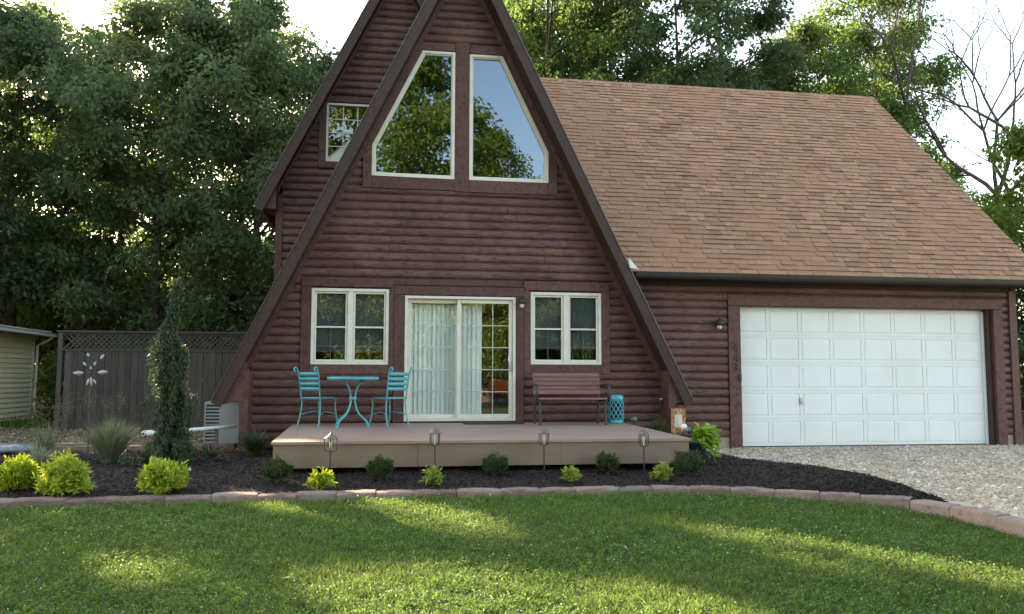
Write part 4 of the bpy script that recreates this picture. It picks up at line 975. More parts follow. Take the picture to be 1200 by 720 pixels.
link('foliage', np_mesh('foliage', V, F, M['sweet']), pv); st.build('stem', M['sweet'], pv)
for i, (x, y, z, r, lb) in enumerate(((3.99, 12.9, 0.53, 0.055, 'small dark glass garden ball on a stake at the deck beside the stool'), (4.08, 10.9, 0.52, 0.045, 'pale glass garden ball on a stake behind the lime vine'),
                                      (3.925, 10.3, 0.515, 0.045, 'dark glass garden ball on a stake at the rim of the navy pot'))):
    t = empty('garden_ball', (x, y, 0.05), 0, lb, 'ornament', 'glass garden balls near the deck corner')
    MB().tube([(0, 0, -0.05), (0, 0, z-0.05)], 0.006, 6).build('stake', M['iron'], t); MB().ball((0, 0, z-0.04), r, 16, 10).build('globe', M['ball'] if i != 1 else M['white_pl'], t)
grass_clump('spiky_plant', 4.28, 12.55, 0.04, 520, 0.58, 0.22, M['box'], 'dark leafy plant growing beside the deck below the tap', seed=9)
mound('pale_leaf_plant', 4.40, 12.1, 0.04, 0.13, 0.46, 130, 0.10, 0.04, M['lime_pale'], 'pale green leafy plant beside the deck below the garden flag', 'plant', seed=61)

# ------------------------------------------------------------------ left yard: fence, shed, spinner, pipe, condenser, timbers, bag
fy = 20.0
fence = empty('fence', (-4.6, fy, 0), 0, 'weathered grey board fence with lattice top behind the left bed', 'fence')
FX0, FX1 = -7.15, -2.45
x = FX0+0.10; fm = []
for k in range(4):
    mbx = MB(); hgt = 1.745
    mbx.prism([(0.003, 0), (0.139, 0), (0.139, hgt), (0.003, hgt)], -0.012, 0.010); fm.append(mbx.mesh('picket', M['fence']))
while x < FX1-0.1:
    o = link('picket', random.choice(fm), fence, True, (x, fy+random.uniform(-0.004, 0.004), 0.03)); o.rotation_euler = (0, random.uniform(-0.004, 0.004), 0); x += 0.142
for px in (FX0, FX0+2.4, FX1): MB().box(px-0.05, px+0.05, fy-0.03, fy+0.07, -0.3, 2.20).build('post', M['fence'], fence, True, 0.005)
MB().box(FX0-0.08, FX1+0.08, fy-0.06, fy+0.085, 2.202, 2.245).build('top_cap', M['fence'], fence, True, 0.004)
for z in (0.25, 1.0): MB().box(FX0+0.05, FX1-0.05, fy+0.012, fy+0.05, z, z+0.09).build('rail', M['fence'], fence, True)
MB().box(FX0+0.05, FX1-0.05, fy-0.028, fy+0.03, 1.78, 1.83).build('rail', M['fence'], fence, True)
MB().box(FX0+0.05, FX1-0.05, fy-0.02, fy+0.02, 2.16, 2.20).build('rail', M['fence'], fence, True)
lt = MB(); zb, zt2 = 1.83, 2.16; dd = zt2-zb; x = FX0+0.05-dd
while x < FX1-0.05:
    for sgn, yo in ((1, -0.008), (-1, 0.002)):
        a, b = (x, x+dd) if sgn > 0 else (x+dd, x)
        za, zb_ = zb, zt2
        lo, hi = FX0+0.05, FX1-0.05
        if min(a, b) < lo or max(a, b) > hi: continue
        lt.prism([(a-0.027, zb), (a+0.027, zb), (b+0.027, zt2), (b-0.027, zt2)], fy+yo, fy+yo+0.008)
    x += 0.115
tag(lt.build('lattice', M['fence'], fence, True), kind='stuff')

shed = empty('shed', (-11.0, 21, 0), 0, 'pale yellow clapboard shed with a low metal roof at the left edge', 'shed')
SX, SY0, SY1 = -9.3, 18.2, 24.1
MB().box(-13.5, SX-0.004, SY0, SY1, 0.02, 2.42).build('wall', M['shedtrim'], shed, True)
cm = MB().prism([(0, 0), (0.034, 0.0), (0.006, 0.128), (0, 0.128)], SY0, SY1-0.09).mesh('clapboard', M['shed'])
for k in range(18): link('clapboard', cm, shed, True, (SX, 0, 0.06+k*0.125))
MB().box(SX, SX+0.035, SY1-0.088, SY1+0.02, 0.05, 2.32).build('corner_trim', M['shedtrim'], shed, True)
MB().box(SX-0.03, SX+0.03, SY0, SY1, -0.1, 0.055).build('sill_beam', M['timber'], shed, True)
rb = MB(); rb.prism([(-13.8, 2.9), (SX+0.45, 2.36), (SX+0.45, 2.40), (-13.8, 2.94)], SY0-0.3, SY1+0.35)
rf = rb.build('roof', M['metalroof'], shed, True)
for k in range(16):
    yy = SY0-0.28+k*0.41; MB().prism([(-13.8, 2.942), (SX+0.45, 2.402), (SX+0.45, 2.422), (-13.8, 2.962)], yy, yy+0.03).build('roof_rib', M['metalroof'], rf)
MB().box(SX+0.40, SX+0.47, SY0-0.3, SY1+0.35, 2.29, 2.36).build('gutter', M['shedtrim'], shed, True, 0.006)
MB().tube([(SX+0.42, SY1+0.2, 2.30), (SX+0.3, SY1+0.12, 2.18), (SX+0.08, SY1+0.06, 2.05), (SX+0.08, SY1+0.06, 0.1)], 0.035, 8).build('downspout', M['shedtrim'], shed, True)

ws = empty('wind_spinner', (-4.21, 13.0, 0.05), 0, 'metal wind spinner with silver scoops on a dark pole in front of the fence', 'ornament')
MB().tube([(0, 0, 0), (0, 0, 1.36)], 0.010, 7).build('pole', M['iron'], ws)
def scoop(c, d, L, W):
    d = Vector(d).normalized(); s_ = d.cross(Vector((0, 1, 0))).normalized(); n_ = d.cross(s_)
    v = []; 
    for i in range(7):
        u = i/6; w_ = W*math.sin(math.pi*min(0.97, 0.08+u*0.9))**0.8
        for j in (-1, 0, 1): v.append(Vector(c)+d*L*u+s_*w_*j*0.5+n_*(0.25*W*(1-abs(j))*1.0))
    v2 = [p+n_*0.004 for p in v]
    f = [(i*3+j, i*3+j+1, i*3+j+4, i*3+j+3) for i in range(6) for j in range(2)]
    return MB().add(v+v2, f+[tuple(21+q for q in reversed(t_)) for t_ in f], True)
hub = (0, -0.02, 1.20)
for a, r0, L, W in ((180, 0.10, 0.17, 0.09), (4, 0.10, 0.16, 0.09), (125, 0.13, 0.08, 0.05), (100, 0.24, 0.07, 0.05), (70, 0.12, 0.07, 0.045), (58, 0.24, 0.10, 0.06), (255, 0.08, 0.12, 0.05), (275, 0.06, 0.15, 0.05), (295, 0.10, 0.09, 0.045), (92, 0.05, 0.06, 0.04)):
    d = (math.cos(math.radians(a)), 0, math.sin(math.radians(a)))
    scoop((d[0]*r0, -0.02, 1.20+d[2]*r0), d, L*0.85, W*0.72).build('scoop', M['silver'], ws)
    MB().tube([hub, (d[0]*r0, -0.02, 1.20+d[2]*r0)], 0.004, 5, False).build('spoke', M['iron'], ws)
MB().ball(hub, 0.022, 8, 6).build('hub', M['iron'], ws)
o = MB().tube([(-3.93, 13.1, 0.0), (-3.93, 13.1, 1.25)], 0.005, 6).ball((-3.93, 13.1, 1.26), 0.013, 8, 6).build('garden_stake', M['iron'])
tag(o, 'thin dark garden stake just right of the wind spinner', 'stake')
pp = empty('drain_pipe', (-2.8, 13.1, 0.3), 0, 'long white plastic pipe running from the house behind the weeping spruce', 'pipe')
MB().tube([(-3.28, 12.62, 0.395), (-2.25, 13.66, 0.43)], 0.027, 12).build('pipe', M['pvc'], pp, True)
MB().tube([(-3.34, 12.56, 0.393), (-3.25, 12.65, 0.396)], 0.042, 12).build('end_cap', M['pvc'], pp, True)
for q in ((-3.05, 12.85), (-2.5, 13.42)): MB().box(q[0]-0.02, q[0]+0.02, q[1]-0.02, q[1]+0.02, 0.0, 0.375).build('support', M['timber'], pp, True)
cu = empty('condenser_unit', (-2.62, 14.85, 0.03), 0, 'grey air conditioner condenser beside the left wall of the house', 'air conditioner')
MB().box(-0.30, 0.42, -0.28, 0.40, 0.02, 0.06).build('base_pan', M['acdark'], cu); MB().box(-0.28, 0.40, -0.22, 0.38, 0.06, 0.70).build('coil', M['acdark'], cu)
MB().box(-0.30, 0.42, -0.28, 0.40, 0.70, 0.755).build('top_cover', M['acgrey'], cu, bevel=0.01)
MB().box(-0.06, 0.42, -0.28, -0.225, 0.06, 0.70).build('side_panel', M['acgrey'], cu, bevel=0.006)
MB().box(-0.30, -0.275, -0.28, -0.225, 0.06, 0.70).build('corner_post', M['acgrey'], cu)
for k in range(11): MB().box(-0.274, -0.062, -0.275, -0.255, 0.075+k*0.057, 0.107+k*0.057).build('louver', M['acgrey'], cu)
for k, (x0, y0, x1, y1, lb) in enumerate(((-6.3, 14.45, -3.9, 14.25, 'long weathered landscape timber lying behind the wind spinner'), (-4.9, 13.75, -2.75, 13.75, 'weathered landscape timber lying behind the weeping spruce'), (-3.1, 14.05, -2.3, 13.95, 'short pale timber lying by the condenser unit'))):
    a = math.atan2(y1-y0, x1-x0); L = math.hypot(x1-x0, y1-y0)
    o = MB().box(-L/2, L/2, -0.06, 0.06, 0, 0.10).build('landscape_timber', M['timber'], bevel=0.015, loc=((x0+x1)/2, (y0+y1)/2, 0.04), rz=a)
    tag(o, lb, 'timber', 'timbers lying in the left yard')
rng = np.random.default_rng(3)
bgm = MB().ball((0, 0, 0), 1, 18, 10); bv = np.array(bgm.v); bv = bv*np.array([0.34, 0.24, 0.085]); bv *= (1+0.12*np.sin(bv[:, :1]*23+bv[:, 1:2]*17)+0.08*np.sin(bv[:, 1:2]*41))
bv[:, 2] = np.maximum(bv[:, 2], -0.06); bgm.v = [tuple(p) for p in bv]
tag(bgm.build('soil_bag', M['bag'], loc=(-5.35, 13.2, 0.14), rz=0.1), 'shiny grey plastic soil bag lying at the left edge', 'bag')
tag(MB().box(-0.03, 0.03, -0.02, 0.02, 0, 0.05).build('plant_tag', M['white_pl'], bevel=0.004, loc=(-2.16, 10.0, 0.11), rz=0.3), 'small white plastic tag in the mulch right of the weeping spruce', 'tag')

# ------------------------------------------------------------------ trees
PATCH = [  # sunny openings on the ground: x, y, half-length along the light, half-width
    (-2.7, 8.15, 0.45, 0.28), (-0.45, 8.1, 0.75, 0.46), (0.25, 7.6, 0.8, 0.50), (0.75, 7.15, 0.6, 0.36), (0.15, 5.3, 0.7, 0.42), (0.95, 4.95, 1.1, 0.55), (1.75, 4.8, 0.7, 0.5),
    (3.05, 6.45, 0.40, 0.20), (3.75, 6.05, 0.5, 0.26), (4.3, 5.4, 0.8, 0.46), (3.3, 5.6, 0.3, 0.16), (2.05, 8.2, 0.35, 0.16), (-1.6, 6.0, 0.3, 0.2)]
DPATCH = [(-0.95, 9.85, 0.35, 0.22)]
sh = np.array([SUN_H.x, SUN_H.y]); sp_ = np.array([-sh[1], sh[0]]); tanE = math.tan(SUN_EL)
def lit(P):
    """True for points whose shadow would fall in one of the openings"""
    out = np.zeros(len(P), bool)
    for plist, z0 in ((PATCH, -0.15), (DPATCH, 0.47)):
        g = P[:, :2]-sh*((P[:, 2]-z0)/tanE)[:, None]
        for x, y, a, b in plist:
            a, b = a*1.05+0.08, b*1.0+0.08
            d = g-np.array([x, y]); out |= ((d@sh)/a)**2+((d@sp_)/b)**2 < 1
    return out
def tree_parts(seed, H, R, lo, nl, leaf, wleaf, density=1.0, clump=0.62, droop=0.25, lean=(0, 0), trunk=0.22, nlimb=17, sparse=0.0, nfill=130):
    """trunk and limbs as tubes; leaves in clumps along the limb ends"""
    rng = np.random.default_rng(seed); T = MB(); B = MB()
    hs = np.linspace(0, 0.93*H, 12); ph = rng.random()*6
    tp = [(lean[0]*h/H+0.10*math.sin(h*0.5+ph), lean[1]*h/H+0.10*math.cos(h*0.43+ph), h) for h in hs]
    tr = [trunk*max(0.0, 1-h/(0.95*H))**1.4+0.012 for h in hs]; tr[0] *= 1.35
    T.tube(tp, tr, 8)
    centers = []; cr = []
    ga = rng.random()*6
    def env(f): return math.sin(math.pi*min(1.0, 0.17+0.83*f**1.15))**0.62 if f < 0.999 else 0.1
    def axis(h): return np.array([np.interp(h, hs, [p[0] for p in tp]), np.interp(h, hs, [p[1] for p in tp]), h])
    lob = rng.random(8)*6.28; la = 0.22*rng.random(8)
    def reach(a, f): return R*env(f)*(1+sum(la[k]*math.sin((k//2+2)*a+lob[k]+f*6*(k % 3)) for k in range(4)))
    for i in range(nlimb):
        f = (i+0.5)/nlimb; h1 = H*(lo+(1-lo)*f)
        a = ga+i*2.4+rng.normal()*0.3
        L = reach(a, f)*(0.8+0.25*rng.random())
        h0 = max(0.10*H, h1-L*(0.35+0.5*f)); base = axis(min(h0, 0.9*H)); d = np.array([math.cos(a), math.sin(a), 0])
        u = np.linspace(0, 1, 6)
        pts = base+d*(L*u)[:, None]+np.array([0, 0, 1])*((h1-base[2])*(u**0.8)-droop*0.35*L*u**2.2)[:, None]+rng.normal(size=(6, 3))*0.08*u[:, None]
        rb = max(0.018, trunk*0.42*(1-f*0.75)); B.tube([tuple(p) for p in pts], list(np.linspace(rb, 0.012, 6)), 5, False)
        for k in range(4):
            uu = 0.35+0.2*k*0.95; p0 = np.array([np.interp(uu, u, pts[:, c]) for c in range(3)])
            a2 = a+(1 if k % 2 else -1)*(0.5+0.6*rng.random()); L2 = L*(0.28+0.25*rng.random())*(1.1-uu*0.5)
            q = p0+np.array([math.cos(a2), math.sin(a2), 0.35*rng.normal()])*L2
            mid = (p0+q)/2+np.array([0, 0, 0.08*L2]); B.tube([tuple(p0), tuple(mid), tuple(q)], [rb*0.4+0.004, rb*0.25+0.004, 0.006], 4, False)
            centers += [q, mid+rng.normal(size=3)*0.2]; cr += [0.9, 0.7]
        centers += [pts[-1], (pts[-2]+pts[-1])/2+rng.normal(size=3)*0.2, pts[3]]; cr += [0.95, 0.9, 0.7]
    for k in range(nfill):                       # twigs that fill the crown out to its outline
        f = rng.random()**0.85; a = rng.random()*6.283; h = H*(lo+(1-lo)*f); rr = reach(a, f)*(0.12+0.93*rng.random()**0.6)
        b0 = axis(min(max(0.1*H, h-0.5*rr), 0.9*H)); q = axis(h)+np.array([math.cos(a)*rr, math.sin(a)*rr, 0]); q[2] = h
        b1 = b0+(q-b0)*0.5+np.array([0, 0, 0.1*rr])
        if k % 2 == 0: B.tube([tuple(b1), tuple((b1+q)/2+np.array([0, 0, 0.05])), tuple(q)], [0.018, 0.012, 0.006], 4, False)
        centers.append(q); cr.append(0.75+0.4*rng.random())
    C = np.array(centers); cr = np.array(cr)*clump*(0.7+0.6*rng.random(len(C)))
    keep = rng.random(len(C)) >= sparse; C = C[keep]; cr = cr[keep]
    per = np.maximum(8, (nl*cr**2/np.sum(cr**2)*density)).astype(int)
    ci = np.repeat(np.arange(len(C)), per); n = len(ci)
    # each clump: several little sprays
    off = unit(rng.normal(size=(n, 3)))*(rng.random(n)**0.55)[:, None]*np.array([1.1, 1.1, 0.8])
    P = C[ci]+off*cr[ci][:, None]
    P[:, 2] -= 0.25*(off[:, 0]**2+off[:, 1]**2)*cr[ci]
    D = off*np.array([1, 1, 0.3])+rng.normal(size=(n, 3))*0.55+np.array([0, 0, -0.45])
    N = rng.normal(size=(n, 3))*0.55+np.array([0, 0, 1.0])
    s_ = 0.7+0.6*rng.random(n)
    return T, B, P, D, N, leaf*s_, wleaf*s_
def plant_tree(name, x, y, label, matl, seed, H, R, lo, nl, leaf=0.14, wl=0.075, group=None, bark='bark', **kw):
    t = empty(name, (x, y, -0.05), 0, label, 'tree', group)
    T, B, P, D, N, L, W = tree_parts(seed, H, R, lo, nl, leaf, wl, **kw)
    T.build('trunk', M[bark], t); B.build('limbs', M[bark], t)
    keep = ~lit(P+np.array([x, y, -0.05]))
    V, F = leaves(P[keep], D[keep], N[keep], L[keep], W[keep])
    link('crown', np_mesh('crown', V, F, M[matl]), t)
    return t
def copy_tree(src, x, y, rz, s, label, group):
    c = src.copy(); COL.objects.link(c); c.location = (x, y, -0.05); c.rotation_euler = (0, 0, rz); c.scale = (s, s, s)
    tag(c, label, 'tree', group)
    for ch in list(src.children):
        k = ch.copy(); COL.objects.link(k); k.parent = c
    return c
gW = 'trees of the wood behind the house'
LF = dict(leaf=0.17, wl=0.095, group=gW)
tl1 = plant_tree('wood_tree', -11.0, 26.6, 'dark leafy tree rising above the yellow shed', 'leaf_c', 11, 12.4, 3.3, 0.28, 38000, **LF)
tl2 = plant_tree('wood_tree', -6.9, 26.3, 'tall walnut tree with bright crown rising behind the left part of the grey fence', 'leaf_a', 12, 13.2, 3.4, 0.16, 42000, lean=(0.5, 0), **LF)
tl3 = plant_tree('wood_tree', -3.9, 25.6, 'tall walnut tree behind the right part of the grey fence', 'leaf_a', 13, 12.9, 3.1, 0.10, 42000, **LF)
tl4 = plant_tree('wood_tree', -1.6, 28.0, 'bushy tree showing beside the left roof edge of the house', 'leaf_c', 14, 12.0, 2.9, 0.08, 38000, **LF)
tl5 = plant_tree('wood_tree', -9.2, 30.5, 'light green tree showing between the two left crowns', 'leaf_b', 15, 13.4, 3.6, 0.18, 30000, **LF)
tl6 = plant_tree('wood_tree', -5.3, 31.5, 'pale tree behind the tall walnut trees', 'leaf_b', 16, 14.4, 3.6, 0.2, 30000, **LF)
tl7 = plant_tree('wood_tree', -14.2, 27.0, 'broad dark tree at the far left, mostly outside the frame', 'leaf_c', 17, 14.0, 3.7, 0.12, 36000, **LF)
tl8 = plant_tree('wood_tree', -13.0, 32.5, 'tall maple deep in the wood on the far left', 'leaf_b', 18, 15.0, 3.8, 0.2, 34000, **LF)
tl10 = plant_tree('wood_tree', -14.6, 21.3, 'tree added beyond the shed, outside the frame, to keep sun off the lawn', 'leaf_c', 30, 12.5, 3.3, 0.14, 30000, **LF)  # unseen tree added to block sun from the lower left lawn
tl9 = plant_tree('wood_tree', -18.0, 25.5, 'tree of the wood left of the frame', 'leaf_a', 19, 14.5, 3.8, 0.12, 30000, **LF)
tm1 = plant_tree('wood_tree', 5.6, 27.5, 'bright lime-topped tree close to the right slope of the front gable', 'leaf_b', 21, 18.5, 3.3, 0.40, 44000, **LF)
tm2 = plant_tree('wood_tree', 10.2, 27.5, 'large dark drooping tree behind the middle of the shingle roof', 'leaf_c', 22, 19.5, 4.3, 0.42, 60000, droop=0.4, **LF)
tm5 = plant_tree('wood_tree', 13.6, 31.5, 'low dark tree filling the gap above the middle of the roof ridge', 'leaf_c', 29, 14.2, 2.9, 0.45, 26000, **LF)
tm3 = plant_tree('wood_tree', 16.2, 29.5, 'pointed green tree alone between two sky gaps above the shingle roof', 'leaf_b', 23, 15.2, 3.0, 0.35, 34000, **LF)
tm4 = plant_tree('wood_tree', 19.5, 30.0, 'tall sunlit tree above the right end of the roof ridge', 'leaf_b', 24, 18.5, 2.35, 0.40, 36000, **LF)
def forked_tree(name, x, y, label, seed, H, levels, nl, tilt, matl='leaf_dry'):
    """open tree whose limbs fork again and again; sparse leaves on the outer twigs"""
    rng = np.random.default_rng(seed); T = MB(); B = MB(); tips = []
    def grow(p, d, L, r, lev, mb):
        pts = [p]; q = p.copy(); dd = d.copy()
        for k in range(4):
            dd = dd+rng.normal(size=3)*0.10+np.array([0, 0, 0.05]); dd /= np.linalg.norm(dd); q = q+dd*L/4; pts.append(q.copy())
        mb.tube([tuple(a) for a in pts], list(np.linspace(r, r*0.66, 5)), 7 if lev < 2 else 4, lev < 2)
        if lev >= levels: tips.extend(pts[1:]); return
        nk = 3 if lev < 3 and rng.random() < 0.45 else 2
        ph = rng.random()*6.28
        for k in range(nk):
            s1 = np.cross(dd, np.array([0.3, 1, 0.1])); s1 /= np.linalg.norm(s1); s2 = np.cross(dd, s1)
            an = ph+k*6.28/nk+rng.normal()*0.3; sp = 0.32+0.30*rng.random()
            nd = dd*math.cos(sp)+(s1*math.cos(an)+s2*math.sin(an))*math.sin(sp)
            grow(q, nd, L*(0.66+0.2*rng.random()), r*0.66*(0.75+0.25*rng.random() if k else 1.0), lev+1, B)
            if lev >= 1 and rng.random() < 0.5:
                m = pts[2]; grow(m, dd*0.7+(s1*math.cos(an+2)+s2*math.sin(an+2))*0.7, L*0.45, r*0.3, max(lev+2, levels-1), B)
    L0 = H*0.30
    grow(np.array([0., 0, 0]), np.array([tilt, 0, 1.0]), L0, 0.24, 0, T)
    t = empty(name, (x, y, -0.05), 0, label, 'tree', gW)
    T.build('trunk', M['bark_dead'], t); B.build('limbs', M['bark_dead'], t)
    C = np.array(tips); C = C[C[:, 0] < (0.6 if nl > 3000 else 99)] if nl > 3000 else C
    ci = rng.integers(0, len(C), nl); P = C[ci]+rng.normal(size=(nl, 3))*0.22
    V, F = leaves(P, rng.normal(size=(nl, 3))+np.array([0, 0, -.3]), rng.normal(size=(nl, 3))*0.6+np.array([0, 0, 1]), 0.09+0.07*rng.random(nl), 0.05)
    link('crown', np_mesh('crown', V, F, M[matl]), t)
    return t
bare = forked_tree('thin_tree', 21.4, 28.5, 'half bare tree with dark forking limbs and thin leaves against the sky', 31, 17.5, 6, 11000, 0.03)
bare2 = forked_tree('thin_tree', 22.9, 28.0, 'bare dead tree with branches fanning out at the right edge', 37, 16.0, 6, 500, 0.02)
tr1 = plant_tree('wood_tree', 20.3, 23.2, 'bright lime leafy tree at the right edge beyond the roof slope', 'leaf_d', 27, 9.4, 2.6, 0.08, 24000, lean=(0.4, 0), **LF)
tr2 = plant_tree('wood_tree', 19.4, 20.5, 'dark bushy tree just right of the garage corner', 'leaf_c', 28, 5.6, 2.6, 0.04, 18000, **LF)
hid = 'tree of the far wood seen only in gaps'
gF = 'far trees seen only in gaps of the wood'
for src, x, y, rz, s in ((tl8, -19, 38, 1.0, 0.85), (tl6, -11.5, 40, 2.0, 0.8), (tl5, -3.5, 40, 3.0, 0.8), (tm2, 2.5, 37, 0.7, 0.72), (tl8, 27.5, 37, 0.3, 0.8), (tl2, 34, 33, 1.4, 0.8), (tr1, 25.5, 24.5, 2.5, 1.05), (tl6, -25, 33, 1.5, 0.95),
                         (tl7, -22.5, 28, 0.8, 1.0), (tr2, -14, 36, 0.4, 1.3), (tr2, -9.5, 35, 1.4, 1.2), (tr2, -12, 33, 2.4, 1.0), (tr2, -5.5, 36, 3.4, 1.3)):
    copy_tree(src, x, y, rz, s, hid, gF)
for src, x, y, rz, s, lb in ((tl2, 4.2, 33, 1.2, 1.33, 'tree farther back, filling in beside the right slope of the front gable'), (tl3, 8.0, 34, 2.2, 1.42, 'tree farther back, behind the large drooping tree'), (tl3, 19.8, 36, 3.6, 1.15, 'tree farther back, behind the sunlit tree at the right ridge end')):
    copy_tree(src, x, y, rz, s, lb, gW)
# street side, behind the camera: seen reflected in the window glass
gS = 'trees across the front lawn, seen only as reflections'
for i, (src, x, y, rz, s) in enumerate(((tl4, 0.6, -16.0, 0.4, 1.80), (tl3, 5.4, -15.5, 1.3, 1.10), (tl2, -6.5, -15.0, 1.3, 1.3), (tl5, -4.5, -18.5, 2.2, 1.1), (tl7, -10, -20, 1.0, 1.0), (tm3, 13.5, -27, 0.2, 0.62), (tl6, -17, -22, 2.7, 1.0),
                                        (tr1, 1.5, -24, 0.0, 1.0), (tr1, 6.5, -26, 1.0, 0.9), (tr2, -3.0, -27, 2.0, 1.5), (tr2, 20, -27, 2.0, 1.3), (tr2, 10.5, -27, 0.6, 1.2), (tr2, 2.5, -30, 1.6, 1.6), (tr2, -9, -28, 1.6, 1.6), (tr2, 9.5, -20, 0.3, 1.25), (tr2, 14.0, -22, 2.3, 1.3), (tr2, 5.5, -22, 4.3, 1.2))):
    c = copy_tree(src, x, y, rz, s, 'tree across the front lawn, reflected in the window glass', gS)
    for k in c.children:
        if k.name.startswith('crown') and i < 4: k.material_slots[0].link = 'OBJECT'; k.material_slots[0].material = M['leaf_d']
# undergrowth between the trunks
def bush(x, y, rx, rz_, n, mat, label, seed):
    rng = np.random.default_rng(seed); t = empty('undergrowth_shrub', (x, y, 0), 0, label, 'shrub', 'undergrowth behind the fence and shed')
    k = 26; c = unit(rng.normal(size=(k, 3)))*(rng.random(k)**0.4)[:, None]*np.array([rx, rx*0.8, rz_]); c[:, 2] = np.abs(c[:, 2])
    ci = rng.integers(0, k, n); P = c[ci]+rng.normal(size=(n, 3))*0.26; P[:, 2] = np.abs(P[:, 2])+0.05
    keep = ~lit(P+np.array([x, y, 0])); P = P[keep]; n = len(P)
    V, F = leaves(P, rng.normal(size=(n, 3))+np.array([0, 0, -.2]), rng.normal(size=(n, 3))*0.5+np.array([0, 0, 1]), 0.10+0.06*rng.random(n), 0.07)
    link('foliage', np_mesh('foliage', V, F, mat), t)
    st = MB()
    for q in c[:10]: st.tube([(0.1*q[0], 0.1*q[1], -0.05), (0.5*q[0], 0.5*q[1], q[2]*0.6), tuple(q)], [0.03, 0.02, 0.008], 5, False)
    st.build('stems', M['bark'], t)
for i, (x, y, rx, rz_, m, lb) in enumerate(((-8.3, 24.6, 0.9, 1.6, 'leaf_b', 'leafy undergrowth in the gap between shed and fence'), (-6.3, 23.3, 1.5, 2.3, 'leaf_c', 'dark undergrowth behind the left part of the fence'),
                                            (-3.8, 23.0, 1.6, 2.4, 'leaf_c', 'dark undergrowth behind the right part of the fence'), (-9.0, 28, 2.0, 2.2, 'leaf_d', 'sunlit undergrowth deep behind the shed gap'), (-5.6, 28.6, 2.2, 2.6, 'leaf_d', 'sunlit undergrowth deep behind the fence'))):
    bush(x, y, rx, rz_, 6500, M[m], lb, 500+i)

# ------------------------------------------------------------------ ground cover, scattered last
rng = np.random.default_rng(42)
def in_lawn(x, y):
    ey = np.interp(x, [p.x for p in ep if p.y > 7.3], [p.y for p in ep if p.y > 7.3])
    ok = y < ey-0.035
    exr = np.interp(-y, [-p.y for p in ep if p.x > 3.2], [p.x for p in ep if p.x > 3.2])
    return ok & ((y > 8.2) | (x < exr-0.02))
def scatter(n, x0, x1, y0, y1, near=0.0):
    y = y0+(y1-y0)*rng.random(n)**(1+near); x = x0+(x1-x0)*rng.random(n)
    # keep to what a wide view of the lawn shows
    k = in_lawn(x, y) & (x > -0.62*y-1.2) & (x < 0.92*y+1.2)
    return x[k], y[k]
def tuft(x, y):                                   # uneven clumps a hand across
    return (np.sin(x*41+2.1*np.sin(y*23))*np.sin(y*47+1.7*np.sin(x*19))+0.7*np.sin(x*83+y*61)*np.sin(y*97-x*43)+0.5*np.sin(x*9+np.sin(y*7))*np.sin(y*11))
x, y = scatter(560000, -6.5, 5.6, 3.2, 8.6, 0.25)
tf = tuft(x, y); k = rng.random(len(x)) < np.clip(0.72+0.35*tf, 0.15, 1); x, y, tf = x[k], y[k], tf[k]
n = len(x); z = gz(y)
a = rng.random(n)*2*math.pi; lean = 0.35+0.95*rng.random(n); h = (0.019+0.025*rng.random(n))*np.clip(0.95+0.38*tf, 0.35, 1.7); wd = 0.0030+0.0026*rng.random(n)
dx, dy = np.cos(a), np.sin(a); b = rng.random(n)*2*math.pi
V = np.stack([np.stack([x-wd*np.cos(b), y-wd*np.sin(b), z-0.004], -1), np.stack([x+wd*np.cos(b), y+wd*np.sin(b), z-0.004], -1), np.stack([x+dx*h*lean, y+dy*h*lean, z+h], -1)], 1).reshape(-1, 3)
tag(link('grass', np_mesh('grass', V, np.arange(3*n, dtype=np.int32).reshape(-1, 3), M['grass'])), 'short mown green grass of the front lawn', 'grass', kind='stuff')
x, y = scatter(230000, -6.5, 5.6, 3.2, 8.6, 0.25); n = len(x)
tf = tuft(x, y); k = (np.sin(x*2.3+1.1*np.sin(y*1.7))+np.sin(y*2.9+x)+rng.normal(size=n)*0.9 > -0.6) & (rng.random(n) < np.clip(0.6+0.4*tf, 0.1, 1)); x, y, tf = x[k], y[k], tf[k]; n = len(x)
P = np.stack([x, y, gz(y)+0.010+np.clip(0.020+0.014*tf, 0.004, 0.05)*(0.5+0.7*rng.random(n))], -1)
V, F = leaves(P, rng.normal(size=(n, 3))*np.array([1, 1, 0.3]), np.array([0, 0, 1])+rng.normal(size=(n, 3))*0.45, 0.016+0.013*rng.random(n), 0.016)
tag(link('clover', np_mesh('clover', V, F, M['clover'])), 'clover leaves mixed into the lawn', 'clover', kind='stuff')
x, y = scatter(900, -6.5, 5.6, 3.4, 8.5); n = len(x)
k = (np.sin(x*1.9+0.7)+np.sin(y*2.6-x)+rng.normal(size=n)*0.7 > 0.1); x, y = x[k], y[k]; n = len(x)
fl = []
Pc = np.stack([x, y, gz(y)+0.042+0.018*rng.random(n)], -1)
octv = np.array([(1, 0, 0), (-1, 0, 0), (0, 1, 0), (0, -1, 0), (0, 0, 1), (0, 0, -1)]); octf = np.array([(0, 2, 4), (2, 1, 4), (1, 3, 4), (3, 0, 4), (2, 0, 5), (1, 2, 5), (3, 1, 5), (0, 3, 5)])
r = (0.0035+0.003*rng.random(n))[:, None, None]
V = (Pc[:, None, :]+octv[None]*r).reshape(-1, 3); F = (octf[None]+(np.arange(n)*6)[:, None, None]).reshape(-1, 3)
tag(link('clover_flowers', np_mesh('clover_flowers', V, F, M['clover_fl'])), 'tiny white clover flowers dotting the lawn', 'flowers', kind='stuff')
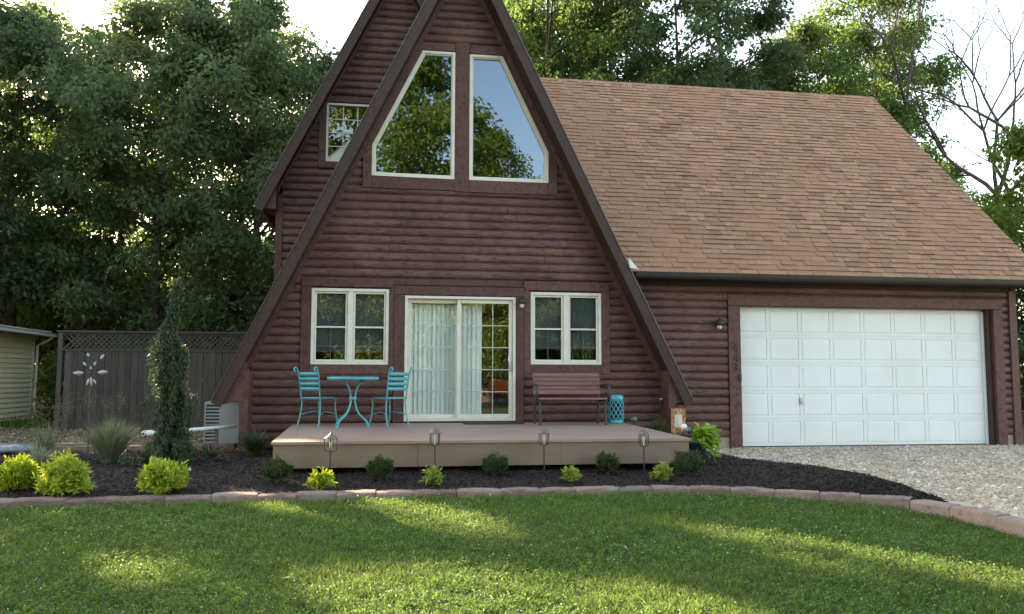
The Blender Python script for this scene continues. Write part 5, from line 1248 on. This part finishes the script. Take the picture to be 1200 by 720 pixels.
# mulch chips
n = 85000; u = 0.99*rng.random(n); v = rng.random(n)**1.15
x, y, z = bed(u, v); k = ~((x > -1.1) & (x < 3.6) & (y > 10.0)) & (x > -7); x, y, z = x[k], y[k], z[k]; n = len(x)
P = np.stack([x, y, z+0.004+0.010*rng.random(n)], -1)
V, F = leaves(P, rng.normal(size=(n, 3))*np.array([1, 1, 0.16]), np.array([0, 0, 1])+rng.normal(size=(n, 3))*0.5, 0.015+0.035*rng.random(n), 0.008+0.011*rng.random(n), 0.05)
tag(link('mulch_chips', np_mesh('mulch_chips', V, F, M['chip'])), 'dark brown shredded bark mulch covering the bed', 'mulch', kind='stuff')
# gravel
n = 75000; x = 3.6+9.5*rng.random(n); y = 5.2+8.45*rng.random(n)
exr = np.interp(-y, [-p.y for p in ep if p.x > 3.2], [p.x for p in ep if p.x > 3.2]); bxr = np.interp(-y, [-p.y for p in bp_ if p.x > 4.7], [p.x for p in bp_ if p.x > 4.7])
k = (x > np.where(y > 7.0, np.maximum(exr, bxr), exr)+0.18*(y < 7.4)+0.03) & (y < 13.55) & (x < 0.95*y+1.5); x, y = x[k], y[k]; n = len(x)
r = 0.007+0.024*rng.random(n)**2.6; sq = np.stack([0.8+0.5*rng.random(n), 0.8+0.5*rng.random(n), 0.45+0.35*rng.random(n)], -1)
th = rng.random(n)*6.28; c_, s_ = np.cos(th), np.sin(th)
ov = octv[None]*sq[:, None, :]*r[:, None, None]+rng.normal(size=(n, 6, 3))*(0.15*r)[:, None, None]
ov = np.stack([ov[..., 0]*c_[:, None]-ov[..., 1]*s_[:, None], ov[..., 0]*s_[:, None]+ov[..., 1]*c_[:, None], ov[..., 2]], -1)
Pg = np.stack([x, y, np.full(n, 0.008)+np.interp(y, [4, 8.6], [-0.02, 0])], -1)
V = (Pg[:, None, :]+ov).reshape(-1, 3); F = (octf[None]+(np.arange(n)*6)[:, None, None]).reshape(-1, 3)
tag(link('gravel', np_mesh('gravel', V, F, M['gravel'])), 'pale tan gravel covering the driveway', 'gravel', kind='stuff')
# dry leaves in the left yard, weeds along the forest edge
n = 9000; x = -12+9.5*rng.random(n); y = 13.2+7.5*rng.random(n)
P = np.stack([x, y, np.full(n, 0.05)], -1)
V, F = leaves(P, rng.normal(size=(n, 3))*np.array([1, 1, 0.2]), np.array([0, 0, 1])+rng.normal(size=(n, 3))*0.4, 0.05+0.05*rng.random(n), 0.04)
tag(link('leaf_litter', np_mesh('leaf_litter', V, F, M['litter'])), 'dry tan leaves scattered over the bare left yard', 'leaves', kind='stuff')
n = 26000; x = -13+11*rng.random(n); y = 20.2+9*rng.random(n)
k = np.sin(x*1.1)+np.sin(y*1.4+x) > -0.5; x, y = x[k], y[k]; n = len(x)
V, F = leaves(np.stack([x, y, np.full(n, 0.0)], -1), rng.normal(size=(n, 3))*np.array([.5, .5, 0])+np.array([0, 0, 1]), rng.normal(size=(n, 3)), 0.10+0.16*rng.random(n), 0.02)
tag(link('wild_grass', np_mesh('wild_grass', V, F, M['grass'])), 'rough green grass behind the fence and shed', 'grass', kind='stuff')

V, F = leaves(np.array([[-0.62, 5.72, float(gz(5.72))+0.045]]), np.array([[1.0, -0.25, 0.05]]), np.array([[0, -0.3, 1.0]]), 0.10, 0.035)
fl_ = np_mesh('fallen_leaf', np.concatenate([V, V+np.array([0, 0, -0.001])]), np.concatenate([F, F[:, ::-1]+4]), M['lime_pale'])
tag(link('fallen_leaf', fl_), 'single pale green leaf lying on the lawn at lower left', 'leaf')
